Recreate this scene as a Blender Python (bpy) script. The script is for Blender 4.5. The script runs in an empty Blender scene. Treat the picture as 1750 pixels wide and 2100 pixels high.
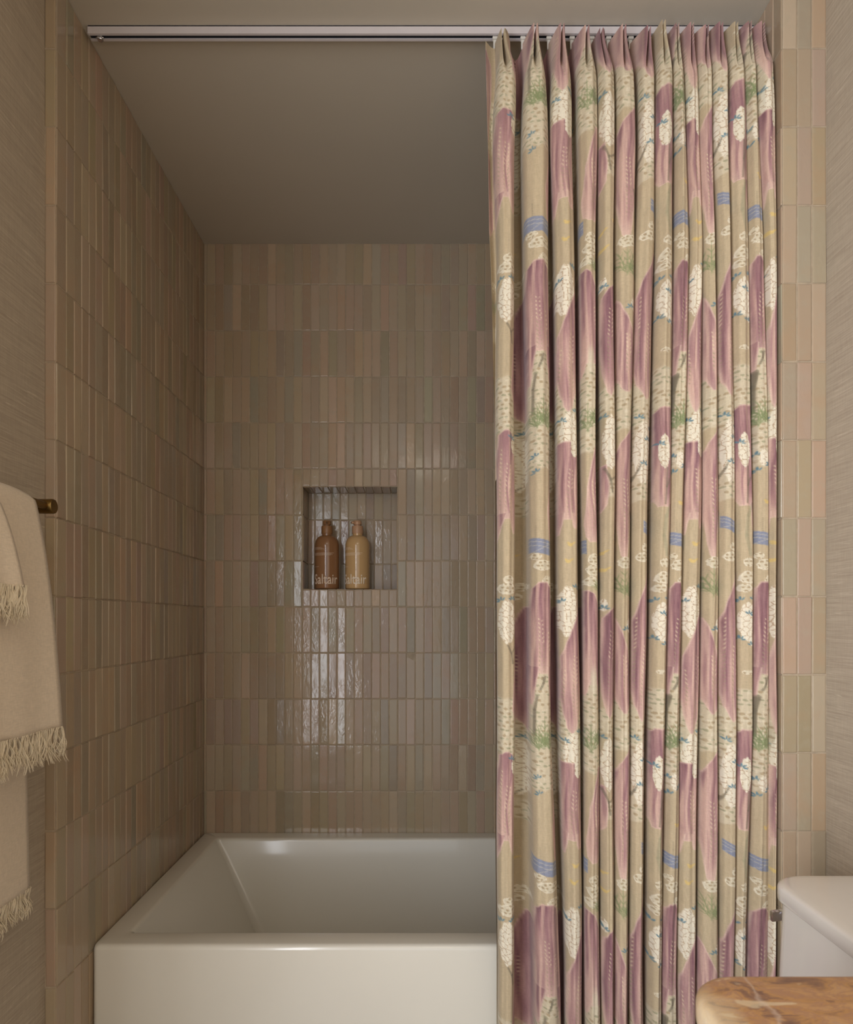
import bpy, bmesh, math, random
import numpy as np
from mathutils import Vector, Matrix

# ------------------------------------------------------------------ camera, world, light, exposure
scene = bpy.context.scene
COL = scene.collection
F = 1400.0          # focal length in pixels of the 1750 x 2100 frame
CX, CY, CZ = 851.0, 1275.0, 1.2
cam_d = bpy.data.cameras.new('camera')
cam_d.sensor_fit = 'AUTO'; cam_d.sensor_width = 36.0; cam_d.lens = 24.0
cam_d.shift_x = (875 - CX) / 2100.0
cam_d.shift_y = (CY - 1050) / 2100.0
cam_d.clip_start = 0.02
cam_d.dof.use_dof = True; cam_d.dof.focus_distance = 1.55; cam_d.dof.aperture_fstop = 11.0
cam = bpy.data.objects.new('camera', cam_d); COL.objects.link(cam)
cam.location = (0, 0, CZ); cam.rotation_euler = (math.radians(90), 0, 0)
scene.camera = cam

world = bpy.data.worlds.new('world'); scene.world = world; world.use_nodes = True
world.node_tree.nodes['Background'].inputs[0].default_value = (0.80, 0.90, 1.0, 1)
world.node_tree.nodes['Background'].inputs[1].default_value = 0.6

def area(name, loc, rot, sx, sy, power, color):
    l = bpy.data.lights.new(name, 'AREA'); l.shape = 'RECTANGLE'; l.size = sx; l.size_y = sy
    l.energy = power; l.color = color
    o = bpy.data.objects.new(name, l); COL.objects.link(o)
    o.location = loc; o.rotation_euler = rot
    return o
# daylight entering through the window in the left wall, behind the camera
area('window_daylight', (-0.722, -0.75, 1.20), (math.radians(90), 0, math.radians(-90)), 1.1, 1.76, 92.0, (0.94, 0.98, 1.05))
# frontal fill added behind the camera, set in an opening of the rear wall
area('rear_fill_light', (0.05, -1.93, 1.05), (math.radians(90), 0, 0), 0.84, 2.0, 4.5, (0.94, 0.98, 1.05))
# warm fill added under the ceiling behind the camera (its housing is built below)
area('ceiling_fill_light', (0.10, -0.55, 2.375), (0, 0, 0), 0.30, 0.30, 2.6, (1.0, 0.90, 0.78))

vs = scene.view_settings
vs.view_transform = 'Standard'; vs.look = 'None'; vs.gamma = 1.0; vs.use_curve_mapping = False
vs.exposure = -0.04

# ------------------------------------------------------------------ helpers
def lin(c):
    out = []
    for v in c[:3]:
        v = v / 255.0
        out.append(v / 12.92 if v <= 0.04045 else ((v + 0.055) / 1.055) ** 2.4)
    return (out[0], out[1], out[2], 1.0)

def new_mat(name):
    m = bpy.data.materials.new(name); m.use_nodes = True
    nt = m.node_tree
    return m, nt, nt.nodes, nt.links, nt.nodes['Principled BSDF']

def simple(name, rgb, rough=0.5, metal=0.0, coat=0.0, noise=0.0, nscale=30.0, bump=0.0, bscale=200.0, spec=0.5):
    m, nt, N, L, b = new_mat(name)
    b.inputs['Base Color'].default_value = lin(rgb)
    b.inputs['Roughness'].default_value = rough
    b.inputs['Metallic'].default_value = metal
    b.inputs['Coat Weight'].default_value = coat
    b.inputs['Coat Roughness'].default_value = 0.08
    b.inputs['Specular IOR Level'].default_value = spec
    tc = N.new('ShaderNodeTexCoord')
    if noise > 0:
        n = N.new('ShaderNodeTexNoise'); n.inputs['Scale'].default_value = nscale; n.inputs['Detail'].default_value = 4
        L.new(tc.outputs['Object'], n.inputs['Vector'])
        r = N.new('ShaderNodeValToRGB')
        c = lin(rgb)
        r.color_ramp.elements[0].position = 0.3; r.color_ramp.elements[1].position = 0.7
        r.color_ramp.elements[0].color = (c[0]*(1-noise), c[1]*(1-noise), c[2]*(1-noise), 1)
        r.color_ramp.elements[1].color = (min(1, c[0]*(1+noise)), min(1, c[1]*(1+noise)), min(1, c[2]*(1+noise)), 1)
        L.new(n.outputs['Fac'], r.inputs['Fac']); L.new(r.outputs['Color'], b.inputs['Base Color'])
    if bump > 0:
        n2 = N.new('ShaderNodeTexNoise'); n2.inputs['Scale'].default_value = bscale; n2.inputs['Detail'].default_value = 3
        L.new(tc.outputs['Object'], n2.inputs['Vector'])
        bp = N.new('ShaderNodeBump'); bp.inputs['Strength'].default_value = bump; bp.inputs['Distance'].default_value = 0.001
        L.new(n2.outputs['Fac'], bp.inputs['Height']); L.new(bp.outputs['Normal'], b.inputs['Normal'])
    return m

def tag(o, label=None, cat=None, group=None, kind=None):
    if label: o['label'] = label
    if cat: o['category'] = cat
    if group: o['group'] = group
    if kind: o['kind'] = kind
    return o

def mesh_obj(name, verts, faces, mat, parent=None, smooth=False, colors=None):
    me = bpy.data.meshes.new(name)
    me.from_pydata([tuple(v) for v in verts], [], faces)
    me.update()
    if smooth:
        me.polygons.foreach_set('use_smooth', [True] * len(me.polygons))
    if colors is not None:
        ca = me.color_attributes.new('Col', 'FLOAT_COLOR', 'POINT')
        ca.data.foreach_set('color', np.asarray(colors, dtype=np.float32).ravel())
    mats = mat if isinstance(mat, (list, tuple)) else [mat]
    for m in mats: me.materials.append(m)
    o = bpy.data.objects.new(name, me); COL.objects.link(o)
    if parent: o.parent = parent
    return o

def bm_obj(name, bm, mat, parent=None, smooth=False):
    me = bpy.data.meshes.new(name); bmesh.ops.recalc_face_normals(bm, faces=bm.faces[:])
    bm.to_mesh(me); bm.free()
    if smooth:
        me.polygons.foreach_set('use_smooth', [True] * len(me.polygons))
    me.materials.append(mat)
    o = bpy.data.objects.new(name, me); COL.objects.link(o)
    if parent: o.parent = parent
    return o

def add_box(bm, x0, x1, y0, y1, z0, z1, bevel=0.0, seg=2):
    r = bmesh.ops.create_cube(bm, size=1.0)
    vsx = r['verts']
    for v in vsx:
        v.co = Vector((x0 + (v.co.x + .5) * (x1 - x0), y0 + (v.co.y + .5) * (y1 - y0), z0 + (v.co.z + .5) * (z1 - z0)))
    if bevel > 0:
        es = list({e for v in vsx for e in v.link_edges})
        bmesh.ops.bevel(bm, geom=es, offset=bevel, segments=seg, profile=0.6, affect='EDGES', clamp_overlap=True)

def box(name, x0, x1, y0, y1, z0, z1, mat, parent=None, bevel=0.0, seg=3):
    bm = bmesh.new(); add_box(bm, x0, x1, y0, y1, z0, z1, bevel, seg)
    return bm_obj(name, bm, mat, parent, smooth=False)

def wn(o, angle=40):
    """smooth shading with sharp edges kept by angle"""
    me = o.data
    me.polygons.foreach_set('use_smooth', [True] * len(me.polygons))
    try: me.set_sharp_from_angle(angle=math.radians(angle))
    except Exception: pass
    return o

def lathe(name, prof, mat, parent=None, seg=48, axis='Z', origin=(0, 0, 0)):
    verts, faces = [], []
    n = len(prof)
    for k in range(seg):
        a = 2 * math.pi * k / seg
        for (r, h) in prof:
            x, y, z = r * math.cos(a), r * math.sin(a), h
            if axis == 'X': x, y, z = h, r * math.cos(a), r * math.sin(a)
            if axis == 'Y': x, y, z = r * math.sin(a), h, r * math.cos(a)
            verts.append((x + origin[0], y + origin[1], z + origin[2]))
    for k in range(seg):
        k2 = (k + 1) % seg
        for i in range(n - 1):
            faces.append((k * n + i, k2 * n + i, k2 * n + i + 1, k * n + i + 1))
    bm = bmesh.new(); vl = [bm.verts.new(v) for v in verts]
    for f in faces: bm.faces.new([vl[i] for i in f])
    bmesh.ops.remove_doubles(bm, verts=bm.verts[:], dist=1e-6)
    o = bm_obj(name, bm, mat, parent, smooth=True)
    try: o.data.set_sharp_from_angle(angle=math.radians(50))
    except Exception: pass
    return o

def tube_into(V, Fc, pts, radii, seg=6, closed_ends=True):
    base = len(V); n = len(pts)
    up0 = Vector((0.31, 0.77, 0.55))
    for i, p in enumerate(pts):
        p = Vector(p)
        d = (Vector(pts[min(i + 1, n - 1)]) - Vector(pts[max(i - 1, 0)])).normalized()
        a = d.cross(up0).normalized(); b = d.cross(a)
        r = radii[i] if hasattr(radii, '__len__') else radii
        for k in range(seg):
            t = 2 * math.pi * k / seg
            V.append(tuple(p + a * (r * math.cos(t)) + b * (r * math.sin(t))))
    for i in range(n - 1):
        for k in range(seg):
            k2 = (k + 1) % seg
            Fc.append((base + i * seg + k, base + i * seg + k2, base + (i + 1) * seg + k2, base + (i + 1) * seg + k))
    if closed_ends:
        Fc.append(tuple(base + k for k in range(seg))[::-1])
        Fc.append(tuple(base + (n - 1) * seg + k for k in range(seg)))

# ------------------------------------------------------------------ room dimensions
YB = 2.236            # tiled back wall
YJ = 1.315            # front face of the tiled jambs
XL, XR = -0.6915, 0.708       # alcove side walls
XWL, XWR = -0.713, 0.793      # papered side walls of the room
ZC = 2.438            # ceiling
YR = -1.90            # wall behind the camera
NX0, NX1 = -0.3673, -0.0575   # niche opening
NZ0, NZ1 = 1.3054, 1.6424
NYB = 2.348

# ------------------------------------------------------------------ materials
def tile_material():
    m, nt, N, L, b = new_mat('glazed_clay_tile')
    at = N.new('ShaderNodeAttribute'); at.attribute_name = 'Col'
    tc = N.new('ShaderNodeTexCoord')
    n1 = N.new('ShaderNodeTexNoise'); n1.inputs['Scale'].default_value = 38; n1.inputs['Detail'].default_value = 5
    n1.inputs['Roughness'].default_value = 0.6
    L.new(tc.outputs['Object'], n1.inputs['Vector'])
    mx = N.new('ShaderNodeMix'); mx.data_type = 'RGBA'; mx.blend_type = 'MIX'
    r1 = N.new('ShaderNodeMapRange'); r1.inputs[1].default_value = 0.52; r1.inputs[2].default_value = 0.75
    r1.inputs[3].default_value = 0.0; r1.inputs[4].default_value = 0.4
    L.new(n1.outputs['Fac'], r1.inputs[0]); L.new(r1.outputs[0], mx.inputs[0])
    L.new(at.outputs['Color'], mx.inputs[6]); mx.inputs[7].default_value = lin((168, 158, 136))
    n2 = N.new('ShaderNodeTexNoise'); n2.inputs['Scale'].default_value = 14; n2.inputs['Detail'].default_value = 3
    L.new(tc.outputs['Object'], n2.inputs['Vector'])
    mx2 = N.new('ShaderNodeMix'); mx2.data_type = 'RGBA'; mx2.blend_type = 'MIX'
    r2 = N.new('ShaderNodeMapRange'); r2.inputs[1].default_value = 0.55; r2.inputs[2].default_value = 0.8
    r2.inputs[3].default_value = 0.0; r2.inputs[4].default_value = 0.45
    L.new(n2.outputs['Fac'], r2.inputs[0]); L.new(r2.outputs[0], mx2.inputs[0])
    L.new(mx.outputs[2], mx2.inputs[6]); mx2.inputs[7].default_value = lin((178, 144, 114))
    L.new(mx2.outputs[2], b.inputs['Base Color'])
    b.inputs['Roughness'].default_value = 0.13
    b.inputs['Specular IOR Level'].default_value = 0.40
    # hand-made glaze: soft waves and fine pitting
    mp = N.new('ShaderNodeMapping'); mp.inputs['Scale'].default_value = (1.0, 1.0, 0.45)
    L.new(tc.outputs['Object'], mp.inputs['Vector'])
    n3 = N.new('ShaderNodeTexNoise'); n3.inputs['Scale'].default_value = 95; n3.inputs['Detail'].default_value = 2.5
    n3.inputs['Distortion'].default_value = 0.8
    L.new(mp.outputs['Vector'], n3.inputs['Vector'])
    bp = N.new('ShaderNodeBump'); bp.inputs['Strength'].default_value = 0.42; bp.inputs['Distance'].default_value = 0.0016
    n4 = N.new('ShaderNodeTexNoise'); n4.inputs['Scale'].default_value = 11; n4.inputs['Detail'].default_value = 2
    L.new(tc.outputs['Object'], n4.inputs['Vector'])
    r4 = N.new('ShaderNodeMapRange'); r4.inputs[1].default_value = 0.42; r4.inputs[2].default_value = 0.68
    r4.inputs[3].default_value = 0.22; r4.inputs[4].default_value = 1.0
    L.new(n4.outputs['Fac'], r4.inputs[0])
    mu = N.new('ShaderNodeMath'); mu.operation = 'MULTIPLY'
    L.new(n3.outputs['Fac'], mu.inputs[0]); L.new(r4.outputs[0], mu.inputs[1])
    L.new(mu.outputs[0], bp.inputs['Height']); L.new(bp.outputs['Normal'], b.inputs['Normal'])
    return m

def wallpaper_material():
    """woven grasscloth, its fibres running level along the wall"""
    m, nt, N, L, b = new_mat('grasscloth_wallpaper')
    tc = N.new('ShaderNodeTexCoord')
    def fibre(sy, sz, detail, off=0.0):
        mp = N.new('ShaderNodeMapping'); mp.inputs['Scale'].default_value = (sy, sy, sz)
        mp.inputs['Location'].default_value = (off, off, off)
        L.new(tc.outputs['Object'], mp.inputs['Vector'])
        n = N.new('ShaderNodeTexNoise'); n.inputs['Scale'].default_value = 1.0; n.inputs['Detail'].default_value = detail
        n.inputs['Roughness'].default_value = 0.7
        L.new(mp.outputs['Vector'], n.inputs['Vector'])
        return n
    f1 = fibre(9, 420, 3)
    f2 = fibre(16, 210, 2, 7.3)
    f3 = fibre(420, 30, 1, 3.1)
    r = N.new('ShaderNodeValToRGB')
    r.color_ramp.elements[0].position = 0.30; r.color_ramp.elements[0].color = lin((164, 149, 130))
    r.color_ramp.elements[1].position = 0.66; r.color_ramp.elements[1].color = lin((186, 172, 152))
    L.new(f1.outputs['Fac'], r.inputs['Fac'])
    mr = N.new('ShaderNodeMapRange'); mr.inputs[1].default_value = 0.62; mr.inputs[2].default_value = 0.74
    mr.inputs[4].default_value = 0.55
    L.new(f2.outputs['Fac'], mr.inputs[0])
    mx = N.new('ShaderNodeMix'); mx.data_type = 'RGBA'
    L.new(mr.outputs[0], mx.inputs[0]); L.new(r.outputs['Color'], mx.inputs[6]); mx.inputs[7].default_value = lin((214, 202, 180))
    mx2 = N.new('ShaderNodeMix'); mx2.data_type = 'RGBA'; mx2.blend_type = 'MULTIPLY'
    mr2 = N.new('ShaderNodeMapRange'); mr2.inputs[1].default_value = 0.35; mr2.inputs[2].default_value = 0.65
    mr2.inputs[3].default_value = 0.93; mr2.inputs[4].default_value = 1.0
    L.new(f3.outputs['Fac'], mr2.inputs[0]); mx2.inputs[0].default_value = 1.0
    L.new(mx.outputs[2], mx2.inputs[6]); L.new(mr2.outputs[0], mx2.inputs[7])
    L.new(mx2.outputs[2], b.inputs['Base Color'])
    b.inputs['Roughness'].default_value = 0.75
    bp = N.new('ShaderNodeBump'); bp.inputs['Strength'].default_value = 0.25; bp.inputs['Distance'].default_value = 0.001
    L.new(f1.outputs['Fac'], bp.inputs['Height']); L.new(bp.outputs['Normal'], b.inputs['Normal'])
    return m

def marble_material():
    m, nt, N, L, b = new_mat('ochre_marble')
    tc = N.new('ShaderNodeTexCoord')
    mp = N.new('ShaderNodeMapping'); mp.inputs['Rotation'].default_value = (0, 0, math.radians(28))
    mp.inputs['Scale'].default_value = (1.0, 2.6, 2.0)
    L.new(tc.outputs['Object'], mp.inputs['Vector'])
    n = N.new('ShaderNodeTexNoise'); n.inputs['Scale'].default_value = 24; n.inputs['Detail'].default_value = 7
    n.inputs['Roughness'].default_value = 0.62; n.inputs['Distortion'].default_value = 0.7
    L.new(mp.outputs['Vector'], n.inputs['Vector'])
    r = N.new('ShaderNodeValToRGB'); e = r.color_ramp.elements
    e[0].position = 0.30; e[0].color = lin((104, 74, 62))
    e[1].position = 0.80; e[1].color = lin((226, 208, 178))
    for p, c in ((0.40, (138, 100, 74)), (0.46, (176, 130, 78)), (0.52, (158, 116, 88)), (0.58, (184, 140, 90)), (0.64, (168, 128, 98)), (0.72, (206, 176, 140))):
        q = e.new(p); q.color = lin(c)
    L.new(n.outputs['Fac'], r.inputs['Fac'])
    n2 = N.new('ShaderNodeTexNoise'); n2.inputs['Scale'].default_value = 9; n2.inputs['Detail'].default_value = 5
    n2.inputs['Distortion'].default_value = 1.2
    L.new(tc.outputs['Object'], n2.inputs['Vector'])
    # pale crust that follows the rounded outer rim of the slab
    sx = N.new('ShaderNodeSeparateXYZ'); L.new(tc.outputs['Object'], sx.inputs[0])
    ad = N.new('ShaderNodeMath'); ad.operation = 'MULTIPLY_ADD'; ad.inputs[1].default_value = 0.09
    L.new(n2.outputs['Fac'], ad.inputs[0]); L.new(sx.outputs['X'], ad.inputs[2])
    rim = N.new('ShaderNodeMapRange'); rim.inputs[1].default_value = 0.296; rim.inputs[2].default_value = 0.326
    rim.inputs[3].default_value = 0.7; rim.inputs[4].default_value = 0.0
    L.new(ad.outputs[0], rim.inputs[0])
    mx = N.new('ShaderNodeMix'); mx.data_type = 'RGBA'
    L.new(rim.outputs[0], mx.inputs[0]); L.new(r.outputs['Color'], mx.inputs[6]); mx.inputs[7].default_value = lin((214, 196, 162))
    pt = N.new('ShaderNodeMapRange'); pt.inputs[1].default_value = 0.60; pt.inputs[2].default_value = 0.70
    pt.inputs[3].default_value = 0.0; pt.inputs[4].default_value = 0.6
    n5 = N.new('ShaderNodeTexNoise'); n5.inputs['Scale'].default_value = 30; n5.inputs['Detail'].default_value = 4; n5.inputs['Distortion'].default_value = 0.6
    L.new(mp.outputs['Vector'], n5.inputs['Vector']); L.new(n5.outputs['Fac'], pt.inputs[0])
    mxp = N.new('ShaderNodeMix'); mxp.data_type = 'RGBA'
    L.new(pt.outputs[0], mxp.inputs[0]); L.new(mx.outputs[2], mxp.inputs[6]); mxp.inputs[7].default_value = lin((210, 190, 156))
    mx = mxp
    # long pale vein running beside the rim
    n3 = N.new('ShaderNodeTexNoise'); n3.inputs['Scale'].default_value = 22; n3.inputs['Detail'].default_value = 4
    L.new(tc.outputs['Object'], n3.inputs['Vector'])
    a2 = N.new('ShaderNodeMath'); a2.operation = 'MULTIPLY_ADD'; a2.inputs[1].default_value = 0.040
    L.new(n3.outputs['Fac'], a2.inputs[0]); L.new(sx.outputs['X'], a2.inputs[2])
    a3 = N.new('ShaderNodeMath'); a3.operation = 'SUBTRACT'; a3.inputs[1].default_value = 0.3325
    L.new(a2.outputs[0], a3.inputs[0])
    a4 = N.new('ShaderNodeMath'); a4.operation = 'ABSOLUTE'; L.new(a3.outputs[0], a4.inputs[0])
    vr = N.new('ShaderNodeMapRange'); vr.inputs[1].default_value = 0.0; vr.inputs[2].default_value = 0.0028
    vr.inputs[3].default_value = 0.42; vr.inputs[4].default_value = 0.0
    L.new(a4.outputs[0], vr.inputs[0])
    mx2 = N.new('ShaderNodeMix'); mx2.data_type = 'RGBA'
    L.new(vr.outputs[0], mx2.inputs[0]); L.new(mx.outputs[2], mx2.inputs[6]); mx2.inputs[7].default_value = lin((206, 186, 168))
    L.new(mx2.outputs[2], b.inputs['Base Color'])
    b.inputs['Roughness'].default_value = 0.3
    return m

def cloth_material(name, rgb, scale=900.0, attr=False):
    m, nt, N, L, b = new_mat(name)
    tc = N.new('ShaderNodeTexCoord')
    mpa = N.new('ShaderNodeMapping'); mpa.inputs['Scale'].default_value = (scale, scale, scale * 0.12)
    mpb = N.new('ShaderNodeMapping'); mpb.inputs['Scale'].default_value = (scale * 0.12, scale * 0.12, scale)
    ns = []
    for mp in (mpa, mpb):
        L.new(tc.outputs['Object'], mp.inputs['Vector'])
        n = N.new('ShaderNodeTexNoise'); n.inputs['Scale'].default_value = 1.0; n.inputs['Detail'].default_value = 1
        L.new(mp.outputs['Vector'], n.inputs['Vector']); ns.append(n)
    ad = N.new('ShaderNodeMath'); ad.operation = 'ADD'
    L.new(ns[0].outputs['Fac'], ad.inputs[0]); L.new(ns[1].outputs['Fac'], ad.inputs[1])
    mr = N.new('ShaderNodeMapRange'); mr.inputs[1].default_value = 0.7; mr.inputs[2].default_value = 1.3
    mr.inputs[3].default_value = 0.90; mr.inputs[4].default_value = 1.06
    L.new(ad.outputs[0], mr.inputs[0])
    mx = N.new('ShaderNodeMix'); mx.data_type = 'RGBA'; mx.blend_type = 'MULTIPLY'; mx.inputs[0].default_value = 1.0
    if attr:
        at = N.new('ShaderNodeAttribute'); at.attribute_name = 'Col'
        L.new(at.outputs['Color'], mx.inputs[6])
    else:
        mx.inputs[6].default_value = lin(rgb)
    L.new(mr.outputs[0], mx.inputs[7]); L.new(mx.outputs[2], b.inputs['Base Color'])
    b.inputs['Roughness'].default_value = 0.85
    b.inputs['Sheen Weight'].default_value = 0.15
    b.inputs['Specular IOR Level'].default_value = 0.2
    bp = N.new('ShaderNodeBump'); bp.inputs['Strength'].default_value = 0.35; bp.inputs['Distance'].default_value = 0.0006
    L.new(ad.outputs[0], bp.inputs['Height']); L.new(bp.outputs['Normal'], b.inputs['Normal'])
    return m

M_tile = tile_material()
M_grout = simple('tile_grout', (170, 153, 130), 0.85, noise=0.12, nscale=60, bump=0.4, bscale=500)
M_paper = wallpaper_material()
M_ceil = simple('ceiling_paint', (192, 182, 165), 0.8, noise=0.02, nscale=3, bump=0.08, bscale=260)
M_floor = simple('stone_floor', (150, 138, 120), 0.5, noise=0.1, nscale=8)
M_tub = simple('tub_acrylic', (226, 221, 208), 0.25, coat=0.4, spec=0.5, noise=0.01, nscale=4)
M_china = simple('white_porcelain', (226, 220, 212), 0.16, coat=0.5, noise=0.01, nscale=4)
M_alu = simple('track_white_aluminium', (206, 198, 198), 0.42, noise=0.02, nscale=20)
M_slot = simple('track_dark_slot', (28, 30, 38), 0.5, noise=0.05, nscale=20)
M_chrome = simple('chrome', (200, 200, 205), 0.08, metal=1.0, noise=0.02, nscale=10)
M_brass = simple('aged_brass', (140, 112, 64), 0.35, metal=1.0, noise=0.2, nscale=60)
M_towel = cloth_material('cream_cotton', (218, 202, 180), 800)
M_fringe = simple('cotton_fringe', (222, 208, 182), 0.9, noise=0.05, nscale=80, spec=0.1)
M_linen = cloth_material('printed_linen', (0, 0, 0), 950, attr=True)
M_tape = simple('white_plastic', (215, 210, 200), 0.4, noise=0.02, nscale=20)
M_marble = marble_material()
M_wood = simple('cabinet_wood', (120, 92, 66), 0.5, noise=0.15, nscale=12)
M_wframe = simple('window_paint', (214, 206, 192), 0.5, noise=0.02, nscale=6)
M_housing = simple('fill_housing_metal', (190, 180, 160), 0.4, noise=0.03, nscale=9)

# ------------------------------------------------------------------ structure: hand-made tile walls
PAL = [((171, 150, 124), 10), ((176, 150, 128), 5), ((163, 148, 125), 6), ((180, 150, 122), 3), ((158, 148, 128), 2),
       ((176, 156, 130), 4), ((168, 142, 118), 3), ((168, 149, 116), 2)]
PALW = [p for p, w in PAL for _ in range(w)]

class TileWall:
    def __init__(self, seed):
        self.V, self.F, self.C, self.MI = [], [], [], []
        self.rng = random.Random(seed)
    def quad(self, a, b, c, d):
        k = len(self.V); self.V += [a, b, c, d]; self.F.append((k, k + 1, k + 2, k + 3)); self.MI.append(1)
        self.C += [(0.4, 0.35, 0.28, 1)] * 4
    def tile(self, O, U, W, Nn, u0, u1, w0, w1, colbias=(0, 0, 0)):
        """one tile in the plane O + u U + w W, standing proud along Nn"""
        if u1 - u0 < 0.004 or w1 - w0 < 0.006: return
        R = self.rng; g = 0.0007
        ju = lambda: R.uniform(-0.0005, 0.0006); jw = lambda: R.uniform(-0.0009, 0.0010)
        a0, a1, b0, b1 = u0 + g + ju(), u1 - g + ju(), w0 + g * 1.3 + jw(), w1 - g * 1.3 + jw()
        bv = min(0.0017, (a1 - a0) * 0.2)
        us = [a0, a0 + bv * .35, a0 + bv, a0 + bv * 1.8, (a0 + a1) / 2, a1 - bv * 1.8, a1 - bv, a1 - bv * .35, a1]
        ws = [b0, b0 + bv * .35, b0 + bv, b0 + bv * 1.8] + [b0 + (b1 - b0) * t for t in (.25, .5, .75)] + [b1 - bv * 1.8, b1 - bv, b1 - bv * .35, b1]
        h = 0.0013 + R.uniform(-0.0005, 0.0007)
        tu = R.gauss(0, 0.016); tw = R.gauss(0, 0.0045)
        cu, cw = (a0 + a1) / 2, (b0 + b1) / 2
        c = R.choice(PALW); c = [(c[i] + (0, 1, 3)[i]) * .55 + (172, 153, 128)[i] * .45 for i in range(3)]; br = 1.0 + R.gauss(0, 0.028)
        cl = [max(0, min(255, c[i] * br + R.gauss(0, 1.5) + colbias[i])) for i in range(3)]
        cl = lin(cl)
        slant = R.gauss(0, 0.0005)
        base = len(self.V); nu, nw = len(us), len(ws)
        hh = [-0.0010, h - 0.0006, h]
        for j, w in enumerate(ws):
            dj = min(j, nw - 1 - j)
            for i, u in enumerate(us):
                di = min(i, nu - 1 - i)
                d = min(di, dj, 2)
                z = hh[d]
                if d == 2:
                    z += tu * (u - cu) + tw * (w - cw) + (R.gauss(0, 0.00006) if min(di, dj) > 3 else 0)
                elif d == 1:
                    z += tu * (u - cu) + tw * (w - cw)
                uu = u + slant * (w - cw) / max(1e-4, (b1 - b0))
                # rounded corners
                if di == 0 and dj <= 1: uu += (1 if i == 0 else -1) * bv * 0.3
                p = O + U * uu + W * w + Nn * z
                self.V.append(tuple(p)); self.C.append(cl)
        flip = U.cross(W).dot(Nn) < 0
        for j in range(nw - 1):
            for i in range(nu - 1):
                q = (base + j * nu + i, base + j * nu + i + 1, base + (j + 1) * nu + i + 1, base + (j + 1) * nu + i)
                self.F.append(q[::-1] if flip else q); self.MI.append(0)
    def build(self, name):
        o = mesh_obj(name, self.V, self.F, [M_tile, M_grout], None, True, self.C)
        o.data.polygons.foreach_set('material_index', self.MI)
        tag(o, kind='structure')
        return o

ZJ = [0.6458 + 0.1507 * k for k in range(-5, 13)]
ZJ = [z for z in ZJ if z > 0.0 and z < ZC]
ZR = [0.0] + ZJ + [ZC]
XA, YA, ZA = Vector((1, 0, 0)), Vector((0, 1, 0)), Vector((0, 0, 1))

# back wall with the recessed niche
tw = TileWall(4)
O = Vector((0, YB, 0))
usx = [XL, -0.6835]
while usx[-1] + 0.02854 < XR: usx.append(usx[-1] + 0.02854)
usx.append(XR)
for j in range(len(ZR) - 1):
    off = tw.rng.uniform(-0.0012, 0.0012)
    for i in range(len(usx) - 1):
        u0, u1, w0, w1 = usx[i] + (off if i else 0), usx[i + 1] + (off if i + 2 < len(usx) else 0), ZR[j], ZR[j + 1]
        if u1 > NX0 and u0 < NX1 and w1 > NZ0 and w0 < NZ1:
            # clip to the four sides of the niche opening
            cu0, cu1 = max(u0, NX0), min(u1, NX1)
            if u0 < NX0 - 0.012: tw.tile(O, XA, ZA, -YA, u0, NX0, w0, w1)
            if u1 > NX1 + 0.012: tw.tile(O, XA, ZA, -YA, NX1, u1, w0, w1)
            elif u1 > NX1: pass
            if w1 > NZ1: tw.tile(O, XA, ZA, -YA, cu0, cu1, NZ1, w1)
            if w0 < NZ0: tw.tile(O, XA, ZA, -YA, cu0, cu1, w0, NZ0)
        else:
            tw.tile(O, XA, ZA, -YA, u0, u1, w0, w1)
def gq(x0, x1, z0, z1): tw.quad((x0, YB, z0), (x1, YB, z0), (x1, YB, z1), (x0, YB, z1))
gq(XL - .02, NX0, 0, ZC); gq(NX1, XR + .02, 0, ZC); gq(NX0, NX1, 0, NZ0); gq(NX0, NX1, NZ1, ZC)
tw.quad((NX0, NYB, NZ0), (NX1, NYB, NZ0), (NX1, NYB, NZ1), (NX0, NYB, NZ1))
tw.quad((NX0, YB, NZ0), (NX0, NYB, NZ0), (NX0, NYB, NZ1), (NX0, YB, NZ1))
tw.quad((NX1, YB, NZ1), (NX1, NYB, NZ1), (NX1, NYB, NZ0), (NX1, YB, NZ0))
tw.quad((NX0, YB, NZ1), (NX0, NYB, NZ1), (NX1, NYB, NZ1), (NX1, YB, NZ1))
tw.quad((NX0, YB, NZ0), (NX1, YB, NZ0), (NX1, NYB, NZ0), (NX0, NYB, NZ0))
nus = [NX0, NX0 + 0.023]
while nus[-1] + 0.0293 < NX1: nus.append(nus[-1] + 0.0293)
nus.append(NX1)
nzs = [NZ0, 1.398, 1.550, NZ1]
for j in range(3):
    for i in range(len(nus) - 1):
        tw.tile(Vector((0, NYB, 0)), XA, ZA, -YA, nus[i], nus[i + 1], nzs[j], nzs[j + 1], (-4, -2, 0))
for k in range(4):
    y0, y1 = YB + (NYB - YB) * k / 4, YB + (NYB - YB) * (k + 1) / 4
    for j in range(3):
        tw.tile(Vector((NX0, 0, 0)), YA, ZA, XA, y0, y1, nzs[j], nzs[j + 1])
        tw.tile(Vector((NX1, 0, 0)), YA, ZA, -XA, y0, y1, nzs[j], nzs[j + 1])
for i in range(len(nus) - 1):
    tw.tile(Vector((0, 0, NZ1)), XA, YA, -ZA, nus[i], nus[i + 1], YB, NYB)
    tw.tile(Vector((0, 0, NZ0)), XA, YA, ZA, nus[i], nus[i + 1], YB, NYB)
tw.build('wall_back')

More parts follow.
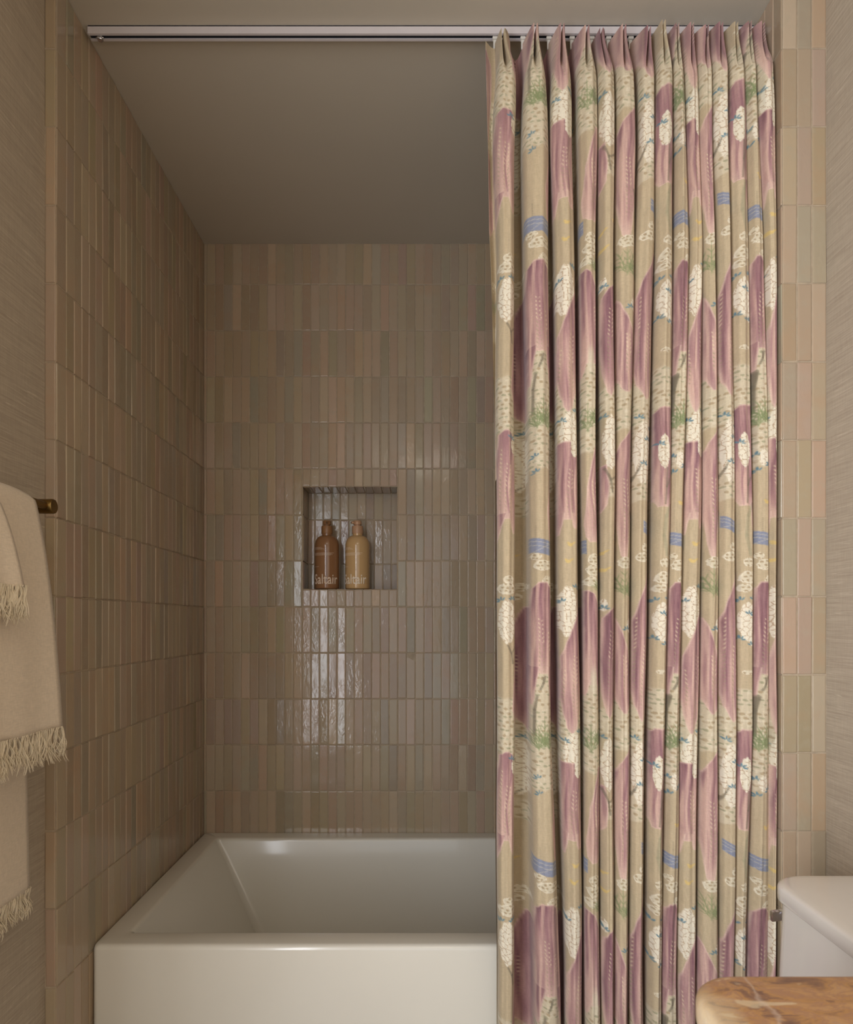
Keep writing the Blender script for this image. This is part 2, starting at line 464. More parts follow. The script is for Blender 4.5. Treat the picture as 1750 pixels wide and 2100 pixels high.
# left alcove wall + its narrow front edge
def side_wall(name, X, Nn, X_front, seed, first=0.0365, ncol=1):
    t = TileWall(seed)
    ys = [YJ, YJ + first]
    while ys[-1] + 0.031 < YB: ys.append(ys[-1] + 0.031 + t.rng.uniform(-.0006, .0006))
    if YB - ys[-1] < 0.01: ys[-1] = YB
    else: ys.append(YB)
    for j in range(len(ZR) - 1):
        dz = 0.0
        for i in range(len(ys) - 1):
            t.tile(Vector((X, 0, 0)), YA, ZA, Nn, ys[i], ys[i + 1], ZR[j] + dz, ZR[j + 1] + dz)
        for c in range(ncol):
            xa = X + (X_front - X) * c / ncol; xb = X + (X_front - X) * (c + 1) / ncol
            t.tile(Vector((0, YJ, 0)), XA, ZA, -YA, min(xa, xb), max(xa, xb), ZR[j], ZR[j + 1])
    t.quad((X, YJ, 0), (X, YB + .01, 0), (X, YB + .01, ZC), (X, YJ, ZC))
    t.quad((X, YJ, 0), (X, YJ, ZC), (X_front, YJ, ZC), (X_front, YJ, 0))
    return t.build(name)
side_wall('wall_alcove_left', XL, XA, XWL, 11)
side_wall('wall_alcove_right', XR, -XA, XWR, 12, 0.031, 3)

# ceiling, floor, papered walls (with the window opening on the left, behind the camera)
tag(box('ceiling', XWL - .12, XWR + .12, YR - .1, YB + .14, ZC, ZC + .1, M_ceil), kind='structure')
tag(box('floor', XWL - .12, XWR + .12, YR - .1, YB + .14, -.1, 0, M_floor), kind='structure')
WY0, WY1, WZ0, WZ1 = -1.32, -0.18, 0.30, 2.10
bm = bmesh.new()
x0, x1 = XWL - .10, XWL
add_box(bm, x0, x1, YR, WY0, 0, ZC); add_box(bm, x0, x1, WY1, YJ + .004, 0, ZC)
add_box(bm, x0, x1, WY0, WY1, 0, WZ0); add_box(bm, x0, x1, WY0, WY1, WZ1, ZC)
tag(bm_obj('wall_left', bm, M_paper), kind='structure')
tag(box('wall_right', XWR, XWR + .1, YR, YJ + .004, 0, ZC, M_paper), kind='structure')
bm = bmesh.new()
add_box(bm, XWL - .1, -.39, YR - .1, YR, 0, ZC); add_box(bm, .49, XWR + .1, YR - .1, YR, 0, ZC); add_box(bm, -.39, .49, YR - .1, YR, 2.08, ZC)
tag(bm_obj('wall_rear', bm, M_paper), kind='structure')
bm = bmesh.new()
add_box(bm, -.46, -.375, YR - .1, YR + .015, 0, 2.15); add_box(bm, .475, .56, YR - .1, YR + .015, 0, 2.15); add_box(bm, -.375, .475, YR - .1, YR + .015, 2.065, 2.15)
tag(bm_obj('trim_2', bm, M_wframe), kind='structure')  # unseen frame round the opening added for the rear fill light
bm = bmesh.new()
fw = 0.05
add_box(bm, x0 + .02, x1 + .012, WY0 - fw, WY0 + .01, WZ0 - fw, WZ1 + fw); add_box(bm, x0 + .02, x1 + .012, WY1 - .01, WY1 + fw, WZ0 - fw, WZ1 + fw)
add_box(bm, x0 + .02, x1 + .012, WY0, WY1, WZ0 - fw, WZ0 + .01); add_box(bm, x0 + .02, x1 + .012, WY0, WY1, WZ1 - .01, WZ1 + fw)
add_box(bm, x0 + .03, x0 + .06, WY0, WY1, 1.49, 1.53)
tag(bm_obj('window_1', bm, M_wframe), kind='structure')

# ------------------------------------------------------------------ bathtub
def build_tub():
    root = bpy.data.objects.new('bathtub', None); COL.objects.link(root); root.location = (0, 1.85, 0)
    tag(root, 'white rectangular alcove bathtub with flat rim and straight apron', 'bathtub')
    zt = 0.5095; y0, y1 = 1.456, YB - .004; xa, xb = XL + .0025, XR - .003
    bm = bmesh.new()
    def ring(pts): return [bm.verts.new(p) for p in pts]
    def rrect(x0, x1, yy0, yy1, r, z, n=6):
        out = []
        for (cx, cy, a0) in ((x1 - r, yy1 - r, 0), (x0 + r, yy1 - r, 90), (x0 + r, yy0 + r, 180), (x1 - r, yy0 + r, 270)):
            for k in range(n + 1):
                a = math.radians(a0 + 90 * k / n)
                out.append((cx + r * math.cos(a), cy + r * math.sin(a), z))
        return out
    rings = []
    er = 0.011
    # outer shell from the floor up and over the rounded edge
    rings.append(rrect(xa, xb, y0, y1, 0.012, 0.0))
    rings.append(rrect(xa, xb, y0, y1, 0.012, zt - er))
    for k in (1, 2, 3, 4):
        a = math.radians(90 * k / 4); d = er * (1 - math.cos(a)); z = zt - er + er * math.sin(a)
        rings.append(rrect(xa + d * .5, xb - d * .5, y0 + d, y1 - d * .1, 0.012, z))
    ix0, ix1, iy0, iy1 = -0.6270, 0.640, 1.5235, 2.176
    rings.append(rrect(ix0 - .012, ix1 + .012, iy0 - .010, iy1 + .010, 0.012, zt - .0005))
    for k in (1, 2, 3, 4):
        a = math.radians(90 * k / 4); d = .010 * math.sin(a); z = zt - .0005 - .010 * (1 - math.cos(a))
        rings.append(rrect(ix0 - .012 + d, ix1 + .012 - d, iy0 - .010 + d, iy1 + .010 - d, 0.012, z))
    zb = 0.13; steps = 7
    for k in range(1, steps + 1):
        t = k / steps
        z = zt - .012 - (zt - .012 - zb - .03) * t
        rings.append(rrect(ix0 + .175 * t, ix1 - .08 * t, iy0 + .045 * t, iy1 - .055 * t, 0.012 + 0.02 * t, z))
    for k in (1, 2, 3, 4):
        a = math.radians(90 * k / 4)
        d = .03 * (1 - math.cos(a)); z = zb + .03 * (1 - math.sin(a))
        rings.append(rrect(ix0 + .175 + d, ix1 - .08 - d, iy0 + .045 + d, iy1 - .055 - d, 0.034, z))
    R = [ring(r) for r in rings]
    n = len(R[0])
    for a, b in zip(R[:-1], R[1:]):
        for i in range(n):
            bm.faces.new((a[i], a[(i + 1) % n], b[(i + 1) % n], b[i]))
    bm.faces.new(R[-1]); bm.faces.new(R[0][::-1])
    for v in bm.verts: v.co.y -= 1.85
    o = bm_obj('tub_shell', bm, M_tub, root)
    wn(o, 50)
    d = lathe('drain', [(0, 0.002), (0.03, 0.002), (0.034, 0.0), (0.034, -0.002)], M_chrome, root, 24, 'Z', (0.42, 0.0, zb + .0015))
    ov = lathe('overflow_plate', [(0, 0.0), (0.03, 0.0), (0.034, 0.004), (0.034, 0.012)], M_chrome, root, 24, 'X', (0.592, 0.0, 0.38))
build_tub()

# ------------------------------------------------------------------ bottles in the niche
def bottle(name, X, body_rgb, cap_rgb, text_rgb, label, text_ang, nozzle_ang):
    body = simple(name + '_plastic', body_rgb, 0.12, noise=0.02, nscale=10, coat=0.3)
    cap = simple(name + '_cap', cap_rgb, 0.4, noise=0.02, nscale=10)
    ink = simple(name + '_print', text_rgb, 0.5, noise=0.02, nscale=10)
    r = 0.041
    root = bpy.data.objects.new(name, None); COL.objects.link(root); root.location = (X, 2.287, NZ0 + 0.0028)
    tag(root, label, 'bottle', 'pump bottles in the wall niche')
    prof = [(0, 0.001), (0.036, 0.0), (0.0395, 0.0012), (r, 0.005), (r, 0.143)]
    for k in range(1, 11):
        a = math.radians(90 * k / 10)
        prof.append((0.0165 + (r - 0.0165) * math.cos(a) ** 0.9 if k < 10 else 0.0165, 0.143 + 0.036 * math.sin(a)))
    prof += [(0.0165, 0.187), (0, 0.187)]
    lathe('body', prof, body, root, 64)
    lathe('collar', [(0, 0.186), (0.0180, 0.186), (0.0187, 0.188), (0.0187, 0.209), (0.0178, 0.2115), (0.006, 0.2125), (0, 0.2125)], cap, root, 40)
    lathe('pump_stem', [(0, .212), (.0105, .212), (.0105, .2165), (0, .2165)], cap, root, 24)
    h = lathe('pump_head', [(0, .2160), (.0130, .2160), (.0138, .2175), (.0138, .2265), (.0120, .2295), (0, .2300)], cap, root, 32)
    V, Fc = [], []
    a = math.radians(nozzle_ang); dx, dy = math.sin(a), -math.cos(a)
    tube_into(V, Fc, [(dx * .008, dy * .008, .2222), (dx * .018, dy * .018, .2225), (dx * .0245, dy * .0245, .2218)], [.0052, .0046, .0040], 12)
    nz = mesh_obj('nozzle', V, Fc, cap, h, True)
    V, Fc = [], []
    tube_into(V, Fc, [(dx * .0240, dy * .0240, .2219), (dx * .0249, dy * .0249, .2218)], [.0018, .0018], 10)
    mesh_obj('nozzle_hole', V, Fc, M_slot, h, True)
    # lettering, bent round the body
    cu = bpy.data.curves.new('t', 'FONT'); cu.body = 'Saltair'; cu.size = 1.0; cu.resolution_u = 4; cu.offset = 0.013
    to = bpy.data.objects.new('t', cu); COL.objects.link(to)
    dg = bpy.context.evaluated_depsgraph_get(); dg.update()
    me = bpy.data.meshes.new_from_object(to.evaluated_get(dg))
    bpy.data.objects.remove(to, do_unlink=True)
    bm = bmesh.new(); bm.from_mesh(me); bpy.data.meshes.remove(me)
    bmesh.ops.triangulate(bm, faces=bm.faces[:])
    bmesh.ops.subdivide_edges(bm, edges=[e for e in bm.edges if e.calc_length() > 0.15], cuts=2)
    xs = [v.co.x for v in bm.verts]; ys = [v.co.y for v in bm.verts]
    wx, wy = max(xs) - min(xs), max(ys) - min(ys)
    arc, hgt = 0.0915, 0.0335
    ex = bmesh.ops.extrude_face_region(bm, geom=bm.faces[:])
    top = {g for g in ex['geom'] if isinstance(g, bmesh.types.BMVert)}
    for v in bm.verts:
        s = (v.co.x - min(xs)) / wx - 0.5
        z = 0.0160 + (v.co.y - min(ys)) / wy * hgt
        ang = math.radians(text_ang) + s * arc / r
        rr = r + (0.00035 if v in top else 0.0001)
        v.co = Vector((rr * math.sin(ang), -rr * math.cos(ang), z))
    bm_obj('lettering', bm, ink, root)
    # the lines of small print
    V, Fc = [], []
    RR = random.Random(5)
    def bar(a0, a1, z, h_):
        n = 8; b = len(V)
        for k in range(n + 1):
            an = math.radians(a0 + (a1 - a0) * k / n)
            for rr, zz in ((r + .0002, z), (r + .0002, z + h_)):
                V.append((rr * math.sin(an), -rr * math.cos(an), zz))
        for k in range(n): Fc.append((b + 2 * k, b + 2 * k + 2, b + 2 * k + 3, b + 2 * k + 1))
    for block in (((.1365, -62, -18), (.1335, -62, -10), (.1305, -62, -4)),
                  ((.1185, -62, 42), (.1160, -62, 30), (.1135, -62, 36), (.1110, -62, 26)), ((.0735, -62, -32),)):
        V.clear(); Fc.clear()
        for (z, a0, a1) in block:
            p = a0
            while p < a1:
                q = min(a1, p + RR.uniform(3, 8)); bar(p + text_ang, q + text_ang, z, .0008); p = q + 1.4
        mesh_obj('small_print', V, Fc, ink, root)
    return root
bottle('pump_bottle', -0.2942, (150, 108, 74), (150, 108, 70), (232, 208, 184),
       'amber brown pump bottle, left of the two in the tiled niche', 'x' and -1, 4)
bottle('pump_bottle', -0.1920, (208, 170, 120), (192, 150, 116), (250, 232, 206),
       'pale honey coloured pump bottle, right of the two in the tiled niche', -13, -52)

# ------------------------------------------------------------------ curtain track on the ceiling
TY0, TY1, TZ0, TZ1 = 1.416, 1.436, 2.4205, ZC
def build_track():
    root = bpy.data.objects.new('curtain_track', None); COL.objects.link(root); root.location = (0, 1.426, TZ1)
    tag(root, 'slim white curtain track screwed to the ceiling across the alcove', 'curtain track')
    xa, xb = XL + .012, XR - .004
    bm = bmesh.new()
    P = lambda y: y - 1.426
    add_box(bm, xa, xb, P(TY0), P(TY0) + .0022, TZ0 - TZ1, -.0005, .0004, 1)
    add_box(bm, xa, xb, P(TY1) - .0022, P(TY1), TZ0 - TZ1, -.0005, .0004, 1)
    add_box(bm, xa, xb, P(TY0), P(TY1), -.003, -.0005)
    add_box(bm, xa, xb, P(TY0) + .002, P(TY0) + .0058, TZ0 - TZ1, TZ0 - TZ1 + .0014)
    add_box(bm, xa, xb, P(TY1) - .0058, P(TY1) - .002, TZ0 - TZ1, TZ0 - TZ1 + .0014)
    bm_obj('rail', bm, M_alu, root)
    box('slot_lining', xa, xb, P(TY0) + .0022, P(TY1) - .0022, -.0120, -.0035, M_slot, root)
    # screw-on stop near the left end
    e = lathe('end_stop', [(0, -.0240), (.0052, -.0240), (.0062, -.0225), (.0062, -.0175), (.0022, -.0165), (.0022, -.0120)], M_chrome, root, 20, 'Z', (-0.6570, 0, 0))
    V, Fc = [], []
    tube_into(V, Fc, [(-.6650, -.002, -.0185), (-.6490, -.002, -.0200)], [.0016, .0016], 8)
    tube_into(V, Fc, [(-.6600, -.006, -.0225), (-.6560, .004, -.0165)], [.0016, .0016], 8)
    mesh_obj('stop_screw', V, Fc, M_chrome, e, True)
    return root
TRACK = build_track()

# ------------------------------------------------------------------ curtain
ZH = 2.390          # top of the heading
YE = 1.385          # depth at which the side of each fold is seen
TIPS = [(1032, 57), (1099, 46), (1154, 46), (1205, 50), (1234, 56), (1281, 48), (1333, 51), (1362, 39), (1391, 45),
        (1421, 44), (1452, 49), (1481, 43), (1512, 43), (1540, 41), (1567, 42)]
EDG = {
 120: [(1017,1058),(1077,1117),(1133,1170),(1182,1222),(1223,1256),(1261,1297),(1307,1340),(1342,1375),(1377,1398),(1400,1427),(1429,1456),(1459,1490),(1493,1521),(1524,1545),(1547,1578)],
 200: [(1010,1059),(1071,1124),(1128,1175),(1181,1224),(1224,1260),(1261,1301),(1307,1340),(1341,1377),(1378,1402),(1402,1430),(1430,1457),(1458,1491),(1492,1525),(1526,1548),(1550,1582)],
 300: [(1010,1056),(1070,1127),(1128,1175),(1185,1224),(1225,1260),(1262,1303),(1307,1339),(1340,1379),(1381,1403),(1405,1432),(1432,1457),(1458,1491),(1491,1528),(1529,1552),(1553,1586)],
 496: [(1018,1055),(1076,1127),(1135,1177),(1188,1221),(1227,1256),(1258,1300),(1300,1341),(1342,1377),(1380,1410),(1412,1438),(1440,1464),(1466,1493),(1497,1532),(1533,1561),(1563,1586)],
 1000:[(1018,1057),(1084,1127),(1143,1185),(1192,1223),(1229,1259),(1261,1291),(1294,1327),(1336,1371),(1371,1400),(1401,1438),(1440,1469),(1471,1503),(1504,1540),(1541,1571),(1568,1583)],
 1500:[(1018,1056),(1088,1132),(1147,1190),(1197,1227),(1228,1256),(1257,1288),(1290,1319),(1329,1361),(1362,1390),(1391,1429),(1437,1469),(1471,1506),(1507,1541),(1542,1575),(1572,1582)],
 2000:[(1021,1056),(1095,1149),(1160,1193),(1199,1229),(1230,1255),(1257,1285),(1290,1317),(1324,1351),(1353,1385),(1388,1426),(1428,1471),(1474,1501),(1502,1525),(1531,1569),(1568,1578)],
 2400:[(1021,1056),(1098,1153),(1163,1196),(1201,1231),(1232,1257),(1259,1287),(1292,1319),(1326,1353),(1355,1387),(1390,1428),(1430,1472),(1475,1502),(1503,1526),(1532,1568),(1569,1577)],
}
NC = 15
# --- the print, one strip of cloth per fold (x across the fold from -1 to 1, y down the cloth, repeat 655)
PER = 655.0
def hsh(a, b, s=0):
    x = np.sin(a * 127.1 + b * 311.7 + s * 74.7) * 43758.5453
    return x - np.floor(x)
def vnoise(x, y, s=0):
    xi, yi = np.floor(x), np.floor(y); fx, fy = x - xi, y - yi
    fx = fx * fx * (3 - 2 * fx); fy = fy * fy * (3 - 2 * fy)
    a = hsh(xi, yi, s); b = hsh(xi + 1, yi, s); c = hsh(xi, yi + 1, s); d = hsh(xi + 1, yi + 1, s)
    return (a * (1 - fx) + b * fx) * (1 - fy) + (c * (1 - fx) + d * fx) * fy
def sst(a, b, x):
    t = np.clip((x - a) / (b - a), 0, 1); return t * t * (3 - 2 * t)
C3 = lambda r, g, b: np.array([r, g, b], dtype=float)
TAN, CREAM, WHITE = C3(190, 171, 140), C3(212, 200, 174), C3(228, 218, 196)
PINK, MAUVE, PALE, PLUM = C3(206, 171, 156), C3(170, 131, 129), C3(222, 194, 176), C3(128, 90, 97)
GREEN, BLUE, YELLOW, BARK, SPOTB, SPOTG = C3(128, 138, 96), C3(98, 130, 142), C3(214, 186, 118), C3(118, 108, 90), C3(164, 142, 110), C3(152, 148, 118)
BOAT = C3(138, 142, 158)

class Strip:
    def __init__(s, Q, XP, Yv, seed):
        s.Q, s.X, s.Y, s.seed = Q, XP, Yv, seed      # normalised, px, px down
        s.C = np.ones(Q.shape + (3,)) * TAN
        s.w = np.maximum(1.0, np.abs(XP / np.where(np.abs(Q) < 1e-3, 1e-3, Q)))
        n = vnoise(XP * .35, Yv * .05, 3)
        s.C *= (0.97 + 0.05 * n)[..., None]
        s.off = 0.0
    def mixc(s, m, c):
        m = np.clip(m, 0, 1)[..., None]; s.C = s.C * (1 - m) + c * m
    def ell(s, x, y, rx, ry, ang, c, al=1.0, soft=.8):
        """x, y, radii in px"""
        dx, dy = s.X - x, s.Y - y
        ca, sa = math.cos(ang), math.sin(ang)
        u = (dx * ca + dy * sa) / rx; v = (-dx * sa + dy * ca) / ry
        d = (np.sqrt(u * u + v * v) - 1) * min(rx, ry)
        s.mixc(al * (1 - sst(-soft, soft, d)), c)
    def spots(s, mask, dens=.82, sx=12.0, sy=9.0, col=None, al=.7):
        gx = np.floor(s.X / sx + .5 * (np.floor(s.Y / sy) % 2)); gy = np.floor(s.Y / sy)
        fx = s.X / sx + .5 * (gy % 2) - gx - .5; fy = s.Y / sy - gy - .5
        a = hsh(gx, gy, s.seed); b = hsh(gx, gy, s.seed + 1); k = hsh(gx, gy, s.seed + 2)
        cx = (a - .5) * .34; cy = (b - .5) * .3
        rx = .27 + .13 * a; ry = .22 + .12 * b
        tl = (k - .5) * .9
        ddx, ddy = fx - cx, fy - cy + tl * (fx - cx) * .6
        d = np.sqrt((ddx / rx) ** 2 + (ddy / ry) ** 2)
        m = (1 - sst(.8, 1.1, d)) * (k < dens) * mask * al
        c = np.where((b > .5)[..., None], SPOTB, SPOTG) if col is None else col
        s.C = s.C * (1 - m[..., None]) + c * m[..., None]
    def bank(s, y0, y1):
        w = 8 * (vnoise(s.X * .12, s.Y * 0 + y0, 5) - .5)
        m = sst(y0 - 2 + w, y0 + 5 + w, s.Y) * (1 - sst(y1 - 3 + w, y1 + 2 + w, s.Y))
        s.mixc(m * .68, CREAM); s.spots(m)
        s.mixc(m * .35 * (vnoise(s.X * .1, s.Y * .2, 8) > .72), WHITE)
    def cloud(s, q, y, rq, ry):
        dx = (s.Q - q) / rq; dy = (s.Y - y) / ry
        d = np.sqrt(dx * dx + dy * dy) + .25 * (vnoise(s.X * .2, s.Y * .25, 2) - .5)
        m = 1 - sst(.9, 1.0, d)
        s.mixc(m, CREAM); s.mixc(m * sst(.72, .86, d) * .8, WHITE)
        s.spots(m * (d < .85), .95, 9.5, 7.5, SPOTB, .8)
    def flowers(s, q, y, rq, ry):
        ang = np.arctan2((s.Y - y) / ry, (s.Q - q) / rq)
        d = np.sqrt(((s.Q - q) / rq) ** 2 + ((s.Y - y) / ry) ** 2) - .07 * np.abs(np.sin(ang * 5.0 + s.seed))
        m = 1 - sst(.90, .96, d)
        sc = 10.5
        X, Y = s.X / sc, s.Y / sc
        gx, gy = np.floor(X), np.floor(Y)
        f1 = np.full(X.shape, 9.0); f2 = np.full(X.shape, 9.0)
        for i in (-1, 0, 1):
            for j in (-1, 0, 1):
                cx = gx + i; cy = gy + j
                px = cx + .08 + .84 * hsh(cx, cy, s.seed + 11); py = cy + .08 + .84 * hsh(cx, cy, s.seed + 12)
                dd = np.sqrt((X - px) ** 2 + (Y - py) ** 2)
                f2 = np.where(dd < f1, f1, np.minimum(f2, dd)); f1 = np.minimum(f1, dd)
        line = 1 - sst(.03, .11, f2 - f1)
        s.mixc(m, WHITE); s.mixc(m * line * .75, C3(170, 138, 106))
    def petal(s, pts, tone=.5, chev=None, edge=1.0):
        ys = [p[0] for p in pts]
        L = np.interp(s.Y, ys, [p[1] for p in pts]); R = np.interp(s.Y, ys, [p[2] for p in pts])
        wob = .05 * (vnoise(s.Y * .08, s.Q * 0, s.seed) - .5)
        dl = (s.Q - L + wob) * s.w; dr = (R - s.Q + wob) * s.w
        tongue = ys[-1] - ys[0] < 80
        dv = ys[-1] - s.Y if tongue else np.minimum(s.Y - ys[0], ys[-1] - s.Y)
        d = np.minimum(np.minimum(dl, dr), dv + 1.0)
        m = sst(-.6, 1.0, d)
        t = (s.Y - ys[0]) / (ys[-1] - ys[0])
        if tongue:
            m = m * (t > 0); t = .7 + .3 * t
        st = vnoise(s.X * .28 + 3 * vnoise(s.Y * .012, s.X * .02, 4), s.Y * .011, s.seed + 4)
        st2 = vnoise(s.X * .7, s.Y * .03, s.seed + 9)
        k = np.clip(tone - .06 + 1.0 * (st - .5) + .35 * (st2 - .5) + .4 * (.42 - t), 0, 1)[..., None]
        col = np.where(k < .5, PINK * (1 - k * 2) + MAUVE * (k * 2), MAUVE * (2 - k * 2) + PLUM * (k * 2 - 1))
        # pale bristle lines and a lighter rim
        col = col * (1 - .20 * sst(.72, .95, st2))[..., None] + PALE * (.20 * sst(.72, .95, st2))[..., None]
        e = (1 - sst(.8, 4.2, d)) * .75 * edge
        e = np.maximum(e, sst(.82, 1.0, t) * (.35 if not tongue else .5))
        col = col * (1 - e[..., None]) + PALE * e[..., None]
        s.C = s.C * (1 - m[..., None]) + col * m[..., None]
        if chev:
            for (q, y0, y1, sg) in chev:
                n = int((y1 - y0) / 8.5)
                for i in range(n):
                    f = i / max(1, n); yy = y0 + i * 8.5
                    x0 = (q + .16 * math.sin(f * 2.2) * (1 if s.seed % 2 else -1)) * 17
                    c = C3(226, 210, 172) if f < .42 else C3(158, 148, 116)
                    ln = 2.6 * math.sin(math.pi * min(.9, f * .8 + .15)) + .8
                    for sd in ((-1, 1) if sg == 0 else (sg,)):
                        s.ell(x0 + sd * (3.0 + 1.5 * f), yy + (3 if sd > 0 else 0), ln, .95, -sd * 1.12, c, .72 - .25 * f, .5)
    def leaves(s, q, y, r=8):
        x = q * 17
        for k in range(4):
            a = math.radians(-160 + 46 * k + 30 * math.sin(s.seed * 1.7 + y))
            s.ell(x + math.cos(a) * r * .72, y + math.sin(a) * r * .72, r * .46, r * .19, a, BLUE, .9, .5)
    def palm(s, q, y, h, al=.72):
        x = q * 18
        for k in range(5):
            a = math.radians(-90 + (k - 2) * 19)
            ln = h * (1 - .13 * abs(k - 2))
            s.ell(x + math.cos(a) * ln * .5, y + math.sin(a) * ln * .5, ln * .5, 1.0, a, GREEN, al, .5)
            for t in (.2, .42, .64):
                for sd in (-1, 1):
                    b = a + sd * .55
                    s.ell(x + math.cos(a) * ln * t + math.cos(b) * 6, y + math.sin(a) * ln * t + math.sin(b) * 6, 6.5, .85, b, GREEN, al * .8, .5)
    def branch(s, pts, r=2.0, al=.85, c=BARK):
        for (q0, y0), (q1, y1) in zip(pts[:-1], pts[1:]):
            xa, xb = q0 * 18, q1 * 18
            ln = math.hypot(xb - xa, y1 - y0)
            n = max(2, int(ln / 3))
            for i in range(n + 1):
                t = i / n
                s.ell(xa + (xb - xa) * t, y0 + (y1 - y0) * t, r * 1.1, r, 0, c, al * .7, .8)
    def boat(s, y, q0=-1.2, q1=1.0, h=15, slant=4.0):
        lo = y + slant * s.Q; m = sst(-.8, .8, s.Y - (lo - h)) * (1 - sst(-.8, .8, s.Y - (lo + h)))
        m = m * sst(q0 - .05, q0 + .05, s.Q) * (1 - sst(q1 - .04, q1 + .04, s.Q))
        s.mixc(m, BOAT)
        for k, l in ((.0, .8), (-.55, .8)):
            s.mixc(m * (1 - sst(.3, 1.1, np.abs(s.Y - (lo + h * k)))) * .55, CREAM)
        s.mixc(m * (1 - sst(.3, 1.2, np.abs((s.X - 4) * .7 + (s.Y - lo)))) * .5, CREAM)
    def bird(s, q, y, sg=1):
        x = q * 18
        s.ell(x, y, 5.0, 3.4, .2, YELLOW, .85); s.ell(x + 6 * sg, y - 3, 5.5, 1.8, -.5 * sg, YELLOW, .8); s.ell(x - 4 * sg, y - 4, 2.6, 1.9, 0, YELLOW, .8)

